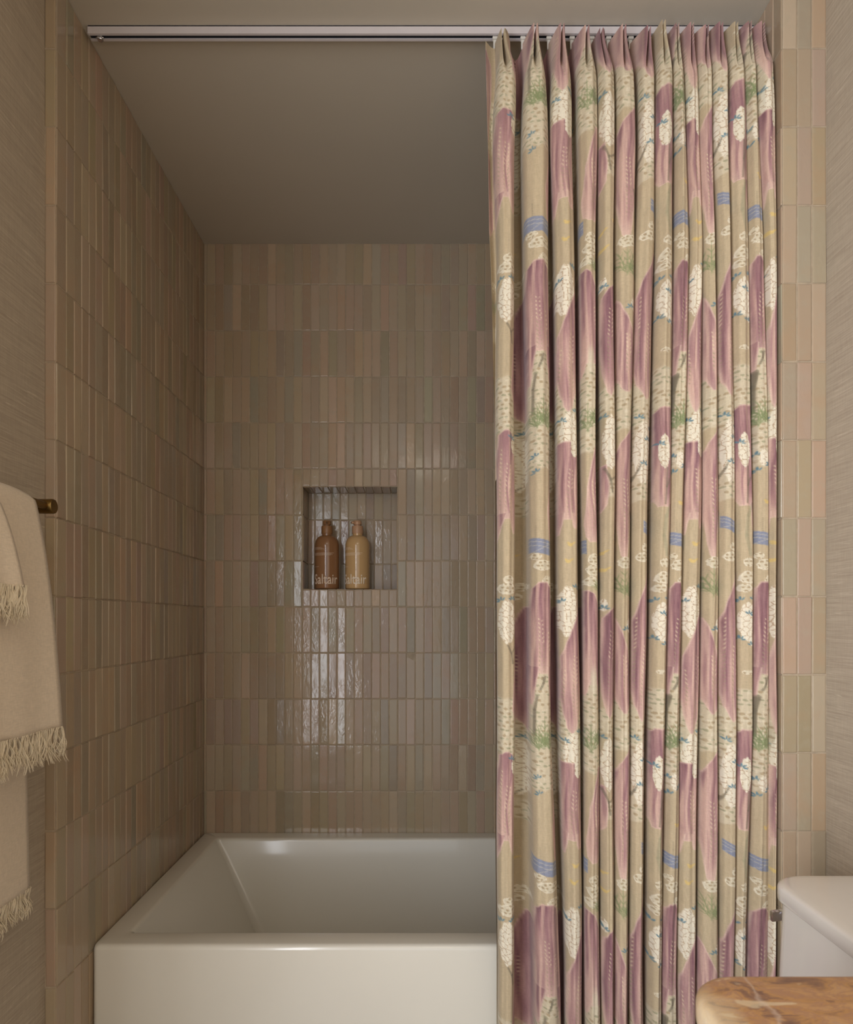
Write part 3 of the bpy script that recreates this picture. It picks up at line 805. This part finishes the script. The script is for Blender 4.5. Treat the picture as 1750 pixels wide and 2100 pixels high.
def paint(s, kind, i):
    b = s.bank
    def seq(o):
        Y0 = s.Y; s.Y = Y0 - o
        if kind in ('A1', 'A'):
            b(758 if kind == 'A' else 775, 890)
            s.cloud(.1, 500 if kind == 'A' else 535, .6, 9); s.cloud(0, 530 if kind == 'A' else 553, .95, 13); s.cloud(-.3, 552, .8, 9)
            s.flowers(0, 620, .98, 46 if kind == 'A1' else 40)
            s.leaves(-.7, 578); s.leaves(.6, 576)
            if kind == 'A1':
                s.branch([(.0, 668), (.45, 685), (.6, 705)], 1.9); s.branch([(.45, 685), (.9, 672)], 1.5)
                s.petal([(700, .9, 1.15), (760, .6, 1.15), (800, .5, 1.15), (835, .95, 1.15)], .3)
                s.petal([(885, -.3, .2), (893, -.95, .7), (950, -1.15, .95), (1065, -1.15, 1.0)], .5, [(-.45, 925, 1060, -1), (.15, 955, 1070, 0)])
                s.petal([(1055, -1.15, -.1), (1080, -1.15, -.6), (1112, -1.15, -1.0)], .75)
                s.petal([(1055, .05, .95), (1080, .35, .95), (1095, .6, .8)], .35)
                s.flowers(.95, 915, .5, 20); s.leaves(.5, 902)
            else:
                s.flowers(.55, 656, .45, 15); s.leaves(.1, 606); s.leaves(-.8, 656); s.leaves(.4, 668)
                s.cloud(0, 722, .6, 5)
                s.petal([(838, -.7, .8), (846, -1.1, 1.0), (930, -1.15, 1.15), (1020, -1.1, 1.1), (1040, -.8, 1.1)], .45)
                s.petal([(1035, .35, 1.15), (1080, .5, 1.15), (1100, .7, .9)], .7)
                s.flowers(-.15, 928, .62, 36); s.leaves(-.6, 915)
                s.branch([(.15, 962), (.1, 1000), (.4, 985)], 1.7); s.branch([(.1, 1000), (.0, 1035)], 1.7)
                s.branch([(.5, 1040), (.1, 1060), (-.1, 1100), (.3, 1140)], 3.6, .22, C3(130, 134, 108))
        elif kind in ('B2', 'B'):
            b(715, 962)
            if kind == 'B2':
                s.branch([(-.7, 425), (-.7, 453)], .7); s.boat(467, -1.2, .95)
            else:
                s.branch([(-.2, 412), (-.2, 442)], .7); s.boat(453, -1.2, 1.3, 13)
            s.cloud(-.55, 487, .45, 7); s.cloud(.1, 505, 1.0, 11); s.cloud(.5, 540, .6, 13)
            t = .62 if kind == 'B' else .48
            s.petal([(540, -.5, .5), (552, -1.0, .85), (600, -1.15, 1.1), (700, -1.1, 1.1), (725, -1.0, 1.1)], t, [(-.3 if kind == 'B2' else .15, 615, 735, 0), (.5, 640, 725, 1)])
            s.petal([(712, .45, 1.15), (745, .55, 1.15), (785, .8, 1.1)], .5)
            s.petal([(712, -1.15, -.3), (745, -1.1, -.6), (790, -1.1, -.85)], .6)
            s.branch([(.25, 732), (.05, 745), (-.25, 757)], 2.2); s.branch([(.05, 742), (.0, 733)], 1.6)
            s.branch([(-.6, 772), (-.85, 800), (-.9, 850)], 2.4 if kind == 'B2' else 4.2, .8)
            s.palm(.15, 872, 52)
            s.palm(.75, 880, 40); s.palm(-.5, 880, 36)
            s.leaves(-.7, 940); s.leaves(-.6, 972)
            if kind == 'B': s.flowers(-.05, 945, .55, 17); s.leaves(.6, 960); s.bird(.25, 1035)
            else: s.petal([(985, .95, 1.15), (1040, .55, 1.15), (1100, .65, 1.15), (1132, .95, 1.1)], .35)
        elif kind == 'C':
            b(770, 905)
            s.bird(0, 463); s.bird(-.25, 497)
            s.flowers(-.25, 600, .98, 54); s.leaves(.6, 552); s.leaves(-.9, 580)
            s.petal([(596, .85, 1.15), (630, .15, 1.15), (660, -.45, 1.15), (690, -1.0, 1.15), (775, -1.05, 1.05), (810, -.85, .75), (838, -.55, .35), (848, -.2, 0)], .42, [(.45, 690, 830, 0), (-.6, 720, 800, -1)])
            s.flowers(.05, 892, .98, 46); s.leaves(.8, 848); s.leaves(-.85, 866)
            s.petal([(908, -1.15, .1), (925, -1.15, 1.1), (1055, -1.1, 1.1), (1066, -1.1, 1.1)], .48, [(.1, 965, 1060, 0)])
            s.flowers(.5, 920, .45, 20)
            s.petal([(1052, .1, 1.1), (1075, .2, 1.0), (1084, .35, .85)], .1); s.petal([(1052, -1.15, -.5), (1096, -1.1, -.9)], .35)
        elif kind == 'D':
            b(738, 928)
            s.boat(470, -1.3, -.75, 14)
            s.cloud(.1, 493, .75, 12); s.cloud(0, 515, .95, 12); s.cloud(-.25, 538, .8, 11); s.palm(.85, 562, 34)
            s.petal([(556, -1.1, -.5), (564, -1.1, .2), (600, -1.15, 1.1), (735, -1.1, 1.1), (748, -1.1, 1.1)], .45, [(.3, 630, 735, 1)])
            s.petal([(740, -1.15, -.4), (772, -1.1, -.9)], .4); s.petal([(740, .55, 1.15), (765, .8, 1.1)], .45)
            s.mixc((1 - sst(.25, .55, np.abs(s.Q))) * sst(700, 735, s.Y) * (1 - sst(760, 765, s.Y)) * .8, CREAM)
            s.palm(-.35, 884, 54); s.palm(.6, 872, 34)
            s.petal([(918, .5, 1.15), (950, .0, 1.15), (1000, -.6, 1.1), (1075, -.95, 1.05), (1102, -.85, .95), (1112, -.4, .7)], .3, [(.25, 990, 1100, 0)])
        elif kind == 'E':
            b(798, 850)
            s.bird(-.8, 480); s.bird(-.6, 515); s.bird(.7, 461)
            s.flowers(-.75, 586, .4, 13); s.leaves(-.6, 594)
            s.petal([(586, .95, 1.15), (598, -.2, 1.15), (612, -.95, 1.1), (700, -1.1, 1.1), (775, -.9, 1.0), (806, -.5, .5), (816, -.1, .1)], .68, [(.2, 640, 780, 0)])
            s.leaves(-.75, 858); s.leaves(.3, 880)
            s.flowers(0, 910, .98, 56)
            b(985, 1022)
            s.petal([(955, -1.15, -.5), (1000, -1.15, -.2), (1036, -1.15, -.4), (1050, -1.15, -.95)], .35)
            s.branch([(-.6, 962), (-.1, 985), (.1, 1012)], 2.0); s.branch([(-.1, 988), (.5, 980), (.9, 970)], 1.8)
        elif kind == 'F':
            b(748, 885)
            s.cloud(.05, 500, .95, 13); s.palm(-.1, 566, 60); s.palm(.8, 572, 38)
            s.flowers(.75, 628, .45, 15); s.leaves(.25, 637)
            s.petal([(612, -1.15, -.95), (640, -1.15, -.3), (680, -1.15, .6), (720, -1.15, 1.1), (775, -1.1, 1.05), (798, -.6, .7), (807, -.2, .3)], .45, [(.0, 690, 780, 0)])
            s.petal([(872, .9, 1.15), (890, .25, 1.15), (910, -.7, 1.15), (930, -1.1, 1.15), (1050, -1.1, 1.05), (1100, -.9, .55), (1140, -.6, .3), (1150, -.2, .1)], .35, [(-.1, 985, 1120, 0)])
            s.branch([(.6, 1050), (.8, 1065), (.9, 1095)], 2.0)
        elif kind == 'G':
            b(782, 1030)
            s.mixc(sst(1008, 1020, s.Y) * .0, TAN)
            s.boat(424, .15 if i == 6 else -.9, 1.3, 12, 8)
            s.cloud(.5, 468, .6, 9); s.cloud(.1, 488, .9, 10)
            s.petal([(518, .75, 1.15), (545, .35, 1.15), (580, -.5, 1.15), (620, -1.1, 1.15), (755, -1.1, 1.1), (790, -.85, .9), (815, -.2, .6), (822, .1, .3)], .6, [(-.75, 610, 770, 1), (.45, 670, 800, 0)])
            s.leaves(-.55, 860); s.leaves(.8, 884)
            s.flowers(0, 930, .98, 66); s.leaves(.5, 905); s.leaves(.1, 955)
            s.branch([(-.95, 985), (-.5, 965), (-.3, 955)], 1.8)
        elif kind == 'L':
            b(815, 930); s.cloud(.2, 560, .8, 12); s.palm(.3, 622, 40); s.flowers(.3, 662, .9, 28); s.leaves(.5, 600)
            s.petal([(715, -1.15, -.8), (740, -1.15, .2), (820, -1.15, .3), (900, -1.15, -.3), (915, -1.15, -1.)], .25)
            s.petal([(930, -1.15, -.6), (960, -1.15, .9), (1085, -1.15, .8), (1108, -1.1, -.4)], .35)
        elif kind == 'V':
            b(832, 880); b(1000, 1045)
            s.cloud(.2, 545, .8, 9); s.cloud(-.2, 565, .5, 8); s.bird(-.5, 480)
            s.petal([(588, .3, 1.3), (640, -.6, 1.3), (680, -1.2, 1.3), (800, -1.2, 1.3), (835, .0, 1.3), (850, .7, 1.3)], .72, [(-.2, 690, 790, 0)])
            s.flowers(0, 935, 1.25, 62); s.leaves(.3, 872)
            s.branch([(-.8, 1010), (-.3, 995), (.2, 985)], 1.6)
        s.Y = Y0
    for o in (-2 * PER, -PER, 0, PER, 2 * PER): seq(o)
    return s.C

KINDS = ['A1', 'B2', 'C', 'D', 'E', 'F', 'G', 'A', 'B', 'C', 'F', 'G', 'A', 'B', 'C']

YEI = [1.370 if i < 8 else 1.370 - .028 * ((i - 7) / 7.0) for i in range(15)]
def build_curtain():
    # rows down the cloth
    zs = np.concatenate([np.linspace(ZH, 0.36, 1280), np.linspace(0.35, 0.035, 40)])
    nz = len(zs)
    pv = CY - (zs - CZ) * F / 1.352          # row coordinate used by the print and the fold tables
    keys = sorted(EDG)
    NF, NV = 34, 12
    th = np.linspace(-1, 1, NF)
    tb = (1 - sst(0.0, 0.115, ZH - zs))      # heading pinch, 1 at the very top
    cols_X, cols_Y, cols_C = [], [], []
    edL, edR, cen = [], [], []
    for i in range(NC):
        L = np.interp(pv, keys, [EDG[k][i][0] for k in keys]); R = np.interp(pv, keys, [EDG[k][i][1] for k in keys])
        ph = i * 2.1
        wob = 1.0 * np.sin(pv / 170 + ph) + .6 * np.sin(pv / 73 + ph * 1.7)
        L = L + wob; R = R + wob
        if i > 10:
            lim = 851 + (XR - .010) * F / 1.375 + 6
        edL.append((L - CX) * YEI[i] / F); edR.append((R - CX) * YEI[i] / F)
    edR[14] = np.minimum(edR[14], XR - .006)
    def sm(a):   # smooth down the cloth
        k = np.hanning(61); k /= k.sum()
        p = np.concatenate([np.full(30, a[0]), a, np.full(30, a[-1])]); return np.convolve(p, k, 'valid')
    edL = [sm(a) for a in edL]; edR = [sm(a) for a in edR]
    VY_top = 1.440
    parts = []
    tz = (tb ** 3)[:, None]
    def addpart(X, Y, C, dz=0.0): parts.append((X, Y, C, dz + 0 * X))
    # leading flap at the left edge
    fl = np.interp(pv, [60, 105, 300, 450, 500, 600, 700, 800, 900, 1000, 2400], [996, 997, 1001.5, 1003.5, 1006, 1009, 1011, 1013.5, 1016, 1019, 1022])
    flX = (fl - CX) * 1.400 / F
    nfl = 16
    t = np.linspace(0, 1, nfl)[None, :]
    c0 = edL[0][:, None]
    X = flX[:, None] + (c0 + .004 - flX[:, None]) * t
    Yf = 1.398 + .020 * np.sin(t * math.pi * .5) + 0 * X
    # back hem of the flap
    nb = 5
    tb2 = np.linspace(1, 0, nb)[None, :]
    Xb = flX[:, None] + .020 * tb2 + .0005
    Yb = 1.4015 + .024 * np.sqrt(tb2) + 0 * Xb
    Cb = np.ones(Xb.shape + (3,)) * TAN * .98
    addpart(Xb, Yb, Cb)
    Q = (t * 2 - 1) + 0 * X; XP = Q * 14
    st = Strip(Q, XP, pv[:, None] + 0 * X, 31)
    addpart(X, Yf, paint(st, 'L', 30))
    for i in range(NC):
        cx = (edL[i] + edR[i]) / 2; w = (edR[i] - edL[i]) / 2 * (.93 if i < 5 else .95)
        w = np.maximum(w, .006)
        a = np.radians(90 * th)[None, :]
        depth = (.031 if i < 8 else .026) + .003 * math.sin(i * 1.9)
        se = np.sign(np.sin(a)) * np.abs(np.sin(a)) ** .97
        Xr = cx[:, None] + w[:, None] * se
        Yr = YEI[i] - depth * np.abs(np.cos(a)) ** 1.1 + 0 * Xr
        # long soft creases
        Yr = Yr + .0018 * np.sin(4.3 * a + i * 1.3 + pv[:, None] / 210.0) * np.cos(a)
        Yr = Yr + .0010 * np.sin(9 * a + i * .7 + pv[:, None] / 330.0) * np.cos(a)
        # pinched heading: two lips meeting at the tip, a slot between them
        tx, ty = TIPS[i]
        Yn = (ZH - CZ) * F / (CY - ty); Xn = (tx - CX) * Yn / F
        p = np.abs(th)[None, :]; sg = np.sign(th)[None, :]
        k = .26
        out = p > k
        uo = (p - k) / (1 - k); ui = p / k
        noseh = .0024
        Xt = np.where(out, Xn + sg * noseh + (cx[0] + sg * w[0] * .86 - (Xn + sg * noseh)) * uo ** .85, Xn + sg * noseh * (.25 + .75 * ui ** .5))
        Yt = np.where(out, Yn + (1.424 - Yn) * uo ** 1.55, Yn + .058 * (1 - ui) ** .8)
        B = tb[:, None]
        Bx = B ** 1.15
        Bn = np.where(p < .5, B ** .8, B)
        X = Xr * (1 - Bx) + Xt * Bx
        Y = Yr * (1 - Bn) + Yt * Bn
        Q = np.sin(a) + 0 * X; XP = Q * (w[:, None] / .000968)
        st = Strip(Q, XP, pv[:, None] + 0 * X, 40 + (i if i < 5 else 5 + (i - 5) % 5))
        addpart(X, Y, paint(st, KINDS[i], i), tz * .016 * np.where(out, uo ** 2, 0))
        if i < NC - 1:
            xa, ya = X[:, -1], Y[:, -1]
            # next fold's first point
            cx2 = (edL[i + 1] + edR[i + 1]) / 2; w2 = np.maximum((edR[i + 1] - edL[i + 1]) / 2 * (.93 if i + 1 < 5 else .95), .006)
            xb0 = cx2 - w2; xb1 = (cx2[0] - w2[0] * .86)
            xb = xb0 * (1 - tb ** 1.15) + xb1 * tb ** 1.15; yb = YEI[i + 1] * (1 - tb) + 1.424 * tb
            t = np.linspace(0, 1, NV + 2)[1:-1][None, :]
            gap = np.maximum(xb - xa, 0.0)[:, None]
            dep = np.where(gap > .012, .042, .047)
            bell = np.sin(math.pi * t) ** .36
            vy = (1.436 + .004 * tb)[:, None]
            line = ya[:, None] + (yb - ya)[:, None] * t
            Yv = line + (vy - line) * bell
            # the sides of the valley stay close together, then open a little at the back
            ex = .5 + .5 * np.sign(t - .5) * np.abs(2 * t - 1) ** 1.0
            Xv = xa[:, None] + (xb - xa)[:, None] * ex - .0065 * np.sin(2 * math.pi * t) * (1 - tb[:, None])
            Q = (2 * t - 1) + 0 * Xv; XP = Q * 16
            st = Strip(Q, XP, pv[:, None] + 0 * Xv, 60)
            addpart(Xv, Yv, paint(st, 'V', 90), tz * (.016 - .022 * np.sin(math.pi * t) ** .8))
    # trailing edge returns to the wall side
    X0, Y0 = parts[-1][0][:, -1], parts[-1][1][:, -1]
    t = np.linspace(0, 1, 8)[1:][None, :]
    Xe = X0[:, None] + (np.minimum(XR - .004, X0) - X0)[:, None] * t; Ye = Y0[:, None] + (1.434 - Y0)[:, None] * t
    addpart(Xe, Ye, np.ones(Xe.shape + (3,)) * TAN)
    X = np.concatenate([p[0] for p in parts], 1); Y = np.concatenate([p[1] for p in parts], 1); C = np.concatenate([p[2] for p in parts], 1)
    lim = XR - .0045
    X = np.minimum(X, lim)
    nc = X.shape[1]
    Z = np.repeat(zs[:, None], nc, 1) + np.concatenate([p[3] for p in parts], 1)
    # the hanging cloth never touches the tub apron
    Y = np.minimum(Y, 1.4405)
    V = np.stack([X, Y, Z], -1).reshape(-1, 3)
    C = np.clip(C, 0, 255) / 255.0
    C = np.where(C <= .04045, C / 12.92, ((C + .055) / 1.055) ** 2.4)
    C4 = np.concatenate([C, np.ones(C.shape[:2] + (1,))], -1).reshape(-1, 4)
    idx = np.arange(nz * nc).reshape(nz, nc)
    q = np.stack([idx[:-1, :-1], idx[1:, :-1], idx[1:, 1:], idx[:-1, 1:]], -1).reshape(-1, 4)
    me = bpy.data.meshes.new('shower_curtain')
    me.vertices.add(len(V)); me.vertices.foreach_set('co', V.astype(np.float32).ravel())
    me.loops.add(q.size); me.loops.foreach_set('vertex_index', q.astype(np.int32).ravel())
    me.polygons.add(len(q)); me.polygons.foreach_set('loop_start', np.arange(0, q.size, 4, dtype=np.int32))
    me.polygons.foreach_set('use_smooth', np.ones(len(q), dtype=bool))
    me.update(calc_edges=True)
    ca = me.color_attributes.new('Col', 'FLOAT_COLOR', 'POINT'); ca.data.foreach_set('color', C4.astype(np.float32).ravel())
    me.materials.append(M_linen)
    o = bpy.data.objects.new('shower_curtain', me); COL.objects.link(o)
    tag(o, 'floor length pleated linen curtain printed with mauve petals, white blossom and blue boats', 'curtain')
    # heading hooks and gliders, one behind each gap
    for i in range(NC):
        xh = (edL[i][0] + edR[i][0]) / 2
        xh = edL[i][0] + .0045
        V, Fc = [], []
        bmh = bmesh.new()
        add_box(bmh, xh - .0035, xh + .0035, 1.4250, 1.4290, 2.396, TZ0 + .004, .0008, 1)
        add_box(bmh, xh - .0055, xh + .0055, 1.4215, 1.4300, TZ0 - .006, TZ0 - .0005, .0008, 1)
        bm_obj('curtain_glider', bmh, M_tape, o)
    return o
build_curtain()

# ------------------------------------------------------------------ towel bar and towels on the left wall
BX, BZ = -0.640, 1.401
def build_bar():
    root = bpy.data.objects.new('towel_bar', None); COL.objects.link(root); root.location = (XWL, 1.19, BZ)
    tag(root, 'aged brass towel bar with round end posts on the papered left wall', 'towel bar')
    ox = XWL
    V, Fc = [], []
    tube_into(V, Fc, [(BX - ox, 0.0, 0), (BX - ox, -.62, 0)], [.0068, .0068], 20)
    wn(mesh_obj('bar', V, Fc, M_brass, root, True), 40)
    for y in (0.0, -.62):
        lathe('end_post', [(0, .0015), (.024, .0015), (.024, .006), (.0105, .0075), (.0105, .045), (.0112, .052), (.0128, .054), (.0128, .0825), (.0118, .0845), (0, .0845)], M_brass, root, 36, 'X', (0, y, 0))
build_bar()

def fringe(name, pts, parent, length, seed, out=(0.3, 0.12)):
    """pts: hem points (front-to-back); tassels of thin twisted yarns hang from them"""
    R = random.Random(seed); V, Fc = [], []
    for k in range(len(pts)):
        p = Vector(pts[k])
        dirx = R.uniform(-.02, .28) * out[0]; diry = R.uniform(-.05, .42) * out[1] * 2
        ln = length * R.uniform(.8, 1.12)
        tw_ = R.uniform(0, 6)
        amp = R.uniform(.001, .004)
        for s in range(9):
            a = R.uniform(0, 6.28); rr = R.uniform(.0, .0040)
            ox, oy = rr * math.cos(a), rr * math.sin(a)
            q = []
            l2 = ln * R.uniform(.8, 1.08); fx, fy = R.gauss(0, .0028), R.gauss(0, .0045)
            for i in range(8):
                t = i / 7
                pinch = 1 - .55 * math.sin(math.pi * min(1, t * 1.3)) 
                q.append((p.x + ox * pinch + dirx * l2 * t + amp * math.sin(t * 6 + tw_) + fx * t * t, p.y + oy * pinch * 1.4 + diry * l2 * t + amp * math.cos(t * 5 + tw_) + fy * t * t, p.z + .003 - l2 * t + .004 * t * t))
            rad = [.00062] * 7 + [.0003]
            tube_into(V, Fc, q, rad, 4)
    return mesh_obj(name, V, Fc, M_fringe, parent, True)

def towel(name, label, y_far, y_near, front_drop, back_drop, r_bar, splay, spread, seed, thick=0.004, back_y=0.0, back_x=0.0):
    """cloth folded over the bar; built as a closed sheet with thickness"""
    n_s, n_y = 90, 46
    R = random.Random(seed)
    Lf, Lb = front_drop, back_drop
    prof = []
    for i in range(n_s + 1):
        s = i / n_s
        L = Lb + math.pi * r_bar + Lf
        d = s * L
        if d < Lb:
            t = 1 - d / Lb       # 1 at the bottom, 0 at the bar
            x = -r_bar - back_x * t; z = -(Lb - d); tt = t; side = -1
        elif d < Lb + math.pi * r_bar:
            a = math.pi - (d - Lb) / r_bar
            x = r_bar * math.cos(a); z = r_bar * math.sin(a); tt = 0; side = 0
        else:
            t = (d - Lb - math.pi * r_bar) / Lf
            x = r_bar + splay * (1 - math.exp(-2.2 * t)) ; z = -(t * Lf); tt = t; side = 1
        prof.append((x, z, tt, side))
    def P(i, j, off):
        x, z, t, side = prof[i]
        v = j / n_y
        yf = y_far + (spread * t if side == 1 else back_y * t)
        yn = y_near - (spread * .5 * t if side == 1 else 0)
        y = yf + (yn - yf) * v
        fold = (.006 * t * math.sin(v * 9 + seed) + .0035 * t * math.sin(v * 21 + 1.3 * seed)) if side == 1 else .003 * t * math.sin(v * 8 + seed)
        # the free corner curls outward
        if side == 1: fold += .010 * t * math.exp(-((v) / .10) ** 2)
        i2, i0 = min(i + 1, n_s), max(i - 1, 0)
        dx, dz = prof[i2][0] - prof[i0][0], prof[i2][1] - prof[i0][1]
        l = math.hypot(dx, dz) or 1
        nx, nz_ = -dz / l, dx / l        # outward
        if side == 0 and False: pass
        x2 = x + nx * off * (1 if True else 0); z2 = z + nz_ * off
        # drape down a little at the far edge over the bar
        zz = z2 + (-.004 * math.exp(-(v / .06) ** 2) if side == 0 else 0)
        return (BX + x2 + (fold if side >= 0 else -fold * .5), y, BZ + zz)
    V, Fc = [], []
    for off in (0.0, thick):
        for i in range(n_s + 1):
            for j in range(n_y + 1): V.append(P(i, j, off))
    m = (n_s + 1) * (n_y + 1); w = n_y + 1
    for i in range(n_s):
        for j in range(n_y):
            a = i * w + j
            Fc.append((a, a + 1, a + w + 1, a + w)); Fc.append((m + a, m + a + w, m + a + w + 1, m + a + 1))
    for i in range(n_s):
        for j in (0, n_y):
            a = i * w + j; Fc.append((a, a + w, m + a + w, m + a) if j == 0 else (a, m + a, m + a + w, a + w))
    for j in range(n_y):
        for i in (0, n_s):
            a = i * w + j; Fc.append((a, m + a, m + a + 1, a + 1) if i == 0 else (a, a + 1, m + a + 1, m + a))
    root = bpy.data.objects.new(name, None); COL.objects.link(root); root.location = (BX, y_far, BZ)
    tag(root, label, 'towel', 'fringed towels on the brass bar')
    o = mesh_obj('cloth', V, Fc, M_towel, root, True)
    o.matrix_parent_inverse = Matrix.Translation(-Vector((BX, y_far, BZ)))
    bm = bmesh.new(); bm.from_mesh(o.data); bmesh.ops.recalc_face_normals(bm, faces=bm.faces[:]); bm.to_mesh(o.data); bm.free()
    f1 = fringe('fringe', [tuple(0.5 * (Vector(P(n_s, j / 2.0, 0)) + Vector(P(n_s, j / 3.0, thick)))) for j in range(0, n_y * 3 + 1)], root, .056, seed)
    f1.matrix_parent_inverse = Matrix.Translation(-Vector((BX, y_far, BZ)))
    f2 = fringe('fringe', [tuple(0.5 * (Vector(P(0, j / 2.0, 0)) + Vector(P(0, j / 2.0, thick)))) for j in range(0, n_y * 2 + 1)], root, .046, seed + 1, (.15, .12))
    f2.matrix_parent_inverse = Matrix.Translation(-Vector((BX, y_far, BZ)))
    return root
towel('bath_towel', 'large cream towel with fringed ends hanging lowest over the brass bar', 1.128, 0.66, .378, .660, .0095, .034, .012, 3, .0042, .045, .012)
towel('hand_towel', 'small cream fringed towel folded over the larger one on the bar', 1.000, 0.70, .150, .130, .0150, .034, .008, 7, .0036, .0, .010)

# ------------------------------------------------------------------ toilet (its tank and lid show behind the counter)
def build_toilet():
    root = bpy.data.objects.new('toilet', None); COL.objects.link(root); root.location = (0.69, 0.92, 0)
    tag(root, 'white porcelain toilet against the right wall, between the counter and the curtain', 'toilet')
    MT = Matrix.Translation(-Vector((0.69, 0.92, 0)))
    def fin(o): o.matrix_parent_inverse = MT; return o
    def rr(x0, x1, y0, y1, r, z, n=8, bow=0.0):
        out = []
        for (cx, cy, a0) in ((x1 - r * .4, y1 - r, 0), (x0 + r, y1 - r, 90), (x0 + r, y0 + r, 180), (x1 - r * .4, y0 + r, 270)):
            rx = r * .4 if cx > (x0 + x1) / 2 else r
            for k in range(n + 1):
                a = math.radians(a0 + 90 * k / n)
                x = cx + rx * math.cos(a); y = cy + r * math.sin(a)
                if x < (x0 + x1) / 2: x -= bow * (1 - ((y - (y0 + y1) / 2) / ((y1 - y0) / 2)) ** 2)
                out.append((x, y, z))
        return out
    def loft(name, rings, mat=M_china, ang=50):
        bm = bmesh.new(); Rr = [[bm.verts.new(p) for p in r] for r in rings]; n = len(Rr[0])
        for a, b in zip(Rr[:-1], Rr[1:]):
            for i in range(n): bm.faces.new((a[i], a[(i + 1) % n], b[(i + 1) % n], b[i]))
        bm.faces.new(Rr[-1]); bm.faces.new(Rr[0][::-1])
        return fin(wn(bm_obj(name, bm, mat, root), ang))
    x1 = XWR - .004
    ya, yb = 0.715, 1.112
    # tank widens slightly towards the top
    loft('tank', [rr(.590, x1, ya + .022, yb - .022, .05, .395, 8, .004), rr(.572, x1, ya + .008, yb - .012, .05, .42, 8, .006), rr(.569, x1, ya + .006, yb - .008, .05, .60, 8, .006), rr(.578, x1, ya + .003, yb - .005, .05, .7605, 8, .006)])
    lr = []
    for (d, z) in ((.002, .7610), (-.001, .7615), (-.002, .763), (-.002, .7805), (-.001, .7835), (.002, .7855), (.006, .7865), (.016, .7875), (.05, .789)):
        lr.append(rr(.576 + d, x1 - max(0, d) * .3, ya - .004 + d, yb + .004 - d, .055, z, 8, .008))
    loft('tank_lid', lr)
    # trip lever on the far end of the tank front
    V, Fc = [], []
    tube_into(V, Fc, [(.640, 1.100, .722), (.640, 1.128, .722)], [.0095, .0095], 16)
    o = mesh_obj('flush_lever', V, Fc, M_chrome, root, True)
    bm = bmesh.new(); bm.from_mesh(o.data)
    add_box(bm, .5890, .6500, 1.124, 1.134, .7120, .7290, .003, 2)
    for v in bm.verts:
        if v.co.x < .62: v.co.z -= (.62 - v.co.x) * .25
    bm.to_mesh(o.data); bm.free(); wn(o, 45); fin(o)
    # bowl and base, below the frame
    def ov(cx, cy, rx, ry, z, n=36): return [(cx + rx * math.cos(2 * math.pi * k / n), cy + ry * math.sin(2 * math.pi * k / n), z) for k in range(n)]
    loft('bowl', [ov(.50, .90, .20, .11, 0.0), ov(.50, .90, .19, .10, .05), ov(.47, .90, .20, .12, .20), ov(.42, .90, .25, .17, .34), ov(.42, .90, .262, .182, .385), ov(.42, .90, .250, .172, .394)])
    loft('pedestal_back', [rr(.58, x1, .78, 1.02, .03, .0), rr(.58, x1, .78, 1.02, .03, .30), rr(.60, x1, .75, 1.05, .03, .3945)])
    loft('seat_lid', [ov(.43, .90, .250, .185, .3955), ov(.43, .90, .256, .190, .405), ov(.43, .90, .250, .184, .420), ov(.43, .90, .20, .15, .424)], M_china)
build_toilet()

# ------------------------------------------------------------------ vanity counter in the right foreground
def build_counter():
    zt, th_ = 0.860, 0.030
    xa, xb, ya, yb = 0.2545, XWR - .002, -0.15, 0.6605
    def outline(ins):
        r = .052 - ins; pts = []
        for (cx, cy, a0, rad) in ((xb - .002, yb - ins - .002, 0, .002), (xa + ins + r, yb - ins - r, 90, r), (xa + ins + .02, ya + .02, 180, .02), (xb - .002, ya + .002, 270, .002)):
            for k in range(13):
                a = math.radians(a0 + 90 * k / 12); pts.append((cx + rad * math.cos(a), cy + rad * math.sin(a)))
        return pts
    rings = []
    R = .0085
    for k in range(6):
        a = math.radians(90 - 90 * k / 5); rings.append((R * (1 - math.cos(a)), zt - th_ + R * (1 - math.sin(a))))
    for k in range(6):
        a = math.radians(90 * k / 5); rings.append((R * (1 - math.cos(a)), zt - R + R * math.sin(a)))
    bm = bmesh.new(); Rr = []
    for ins, z in rings: Rr.append([bm.verts.new((x, y, z)) for x, y in outline(ins)])
    n = len(Rr[0])
    for a, b in zip(Rr[:-1], Rr[1:]):
        for i in range(n): bm.faces.new((a[i], a[(i + 1) % n], b[(i + 1) % n], b[i]))
    bm.faces.new(Rr[-1]); bm.faces.new(Rr[0][::-1])
    o = wn(bm_obj('countertop', bm, M_marble), 45)
    tag(o, 'ochre and brown marble countertop with rounded corner in the lower right foreground', 'countertop')
    root = bpy.data.objects.new('vanity_cabinet', None); COL.objects.link(root); root.location = (.54, .25, 0)
    tag(root, 'brown wooden vanity cabinet under the marble countertop', 'cabinet')
    def L(x0, x1, y0, y1, z0, z1): return (x0 - .54, x1 - .54, y0 - .25, y1 - .25, z0, z1)
    box('carcass', *L(.300, xb, -.12, .635, .08, zt - th_ - .0005), M_wood, root, .002, 1)
    box('plinth', *L(.34, xb, -.10, .62, 0.0, .0795), M_wood, root)
    for (y0, y1, yk) in ((-.112, .255, .225), (.262, .628, .292)):
        d = box('door', *L(.283, .2995, y0, y1, .09, zt - th_ - .012), M_wood, root, .003, 2)
        lathe('knob', [(0, -.022), (.010, -.021), (.011, -.014), (.005, -.010), (.005, 0)], M_brass, d, 20, 'X', (.283 - .54, yk - .25, .70))
build_counter()

# ------------------------------------------------------------------ unseen housing added for the ceiling fill light, behind the camera
lathe('trim_1', [(0, 2.385), (.20, 2.385), (.21, 2.39), (.21, ZC)], M_housing, None, 48, 'Z', (.10, -.55, 0))['kind'] = 'structure'
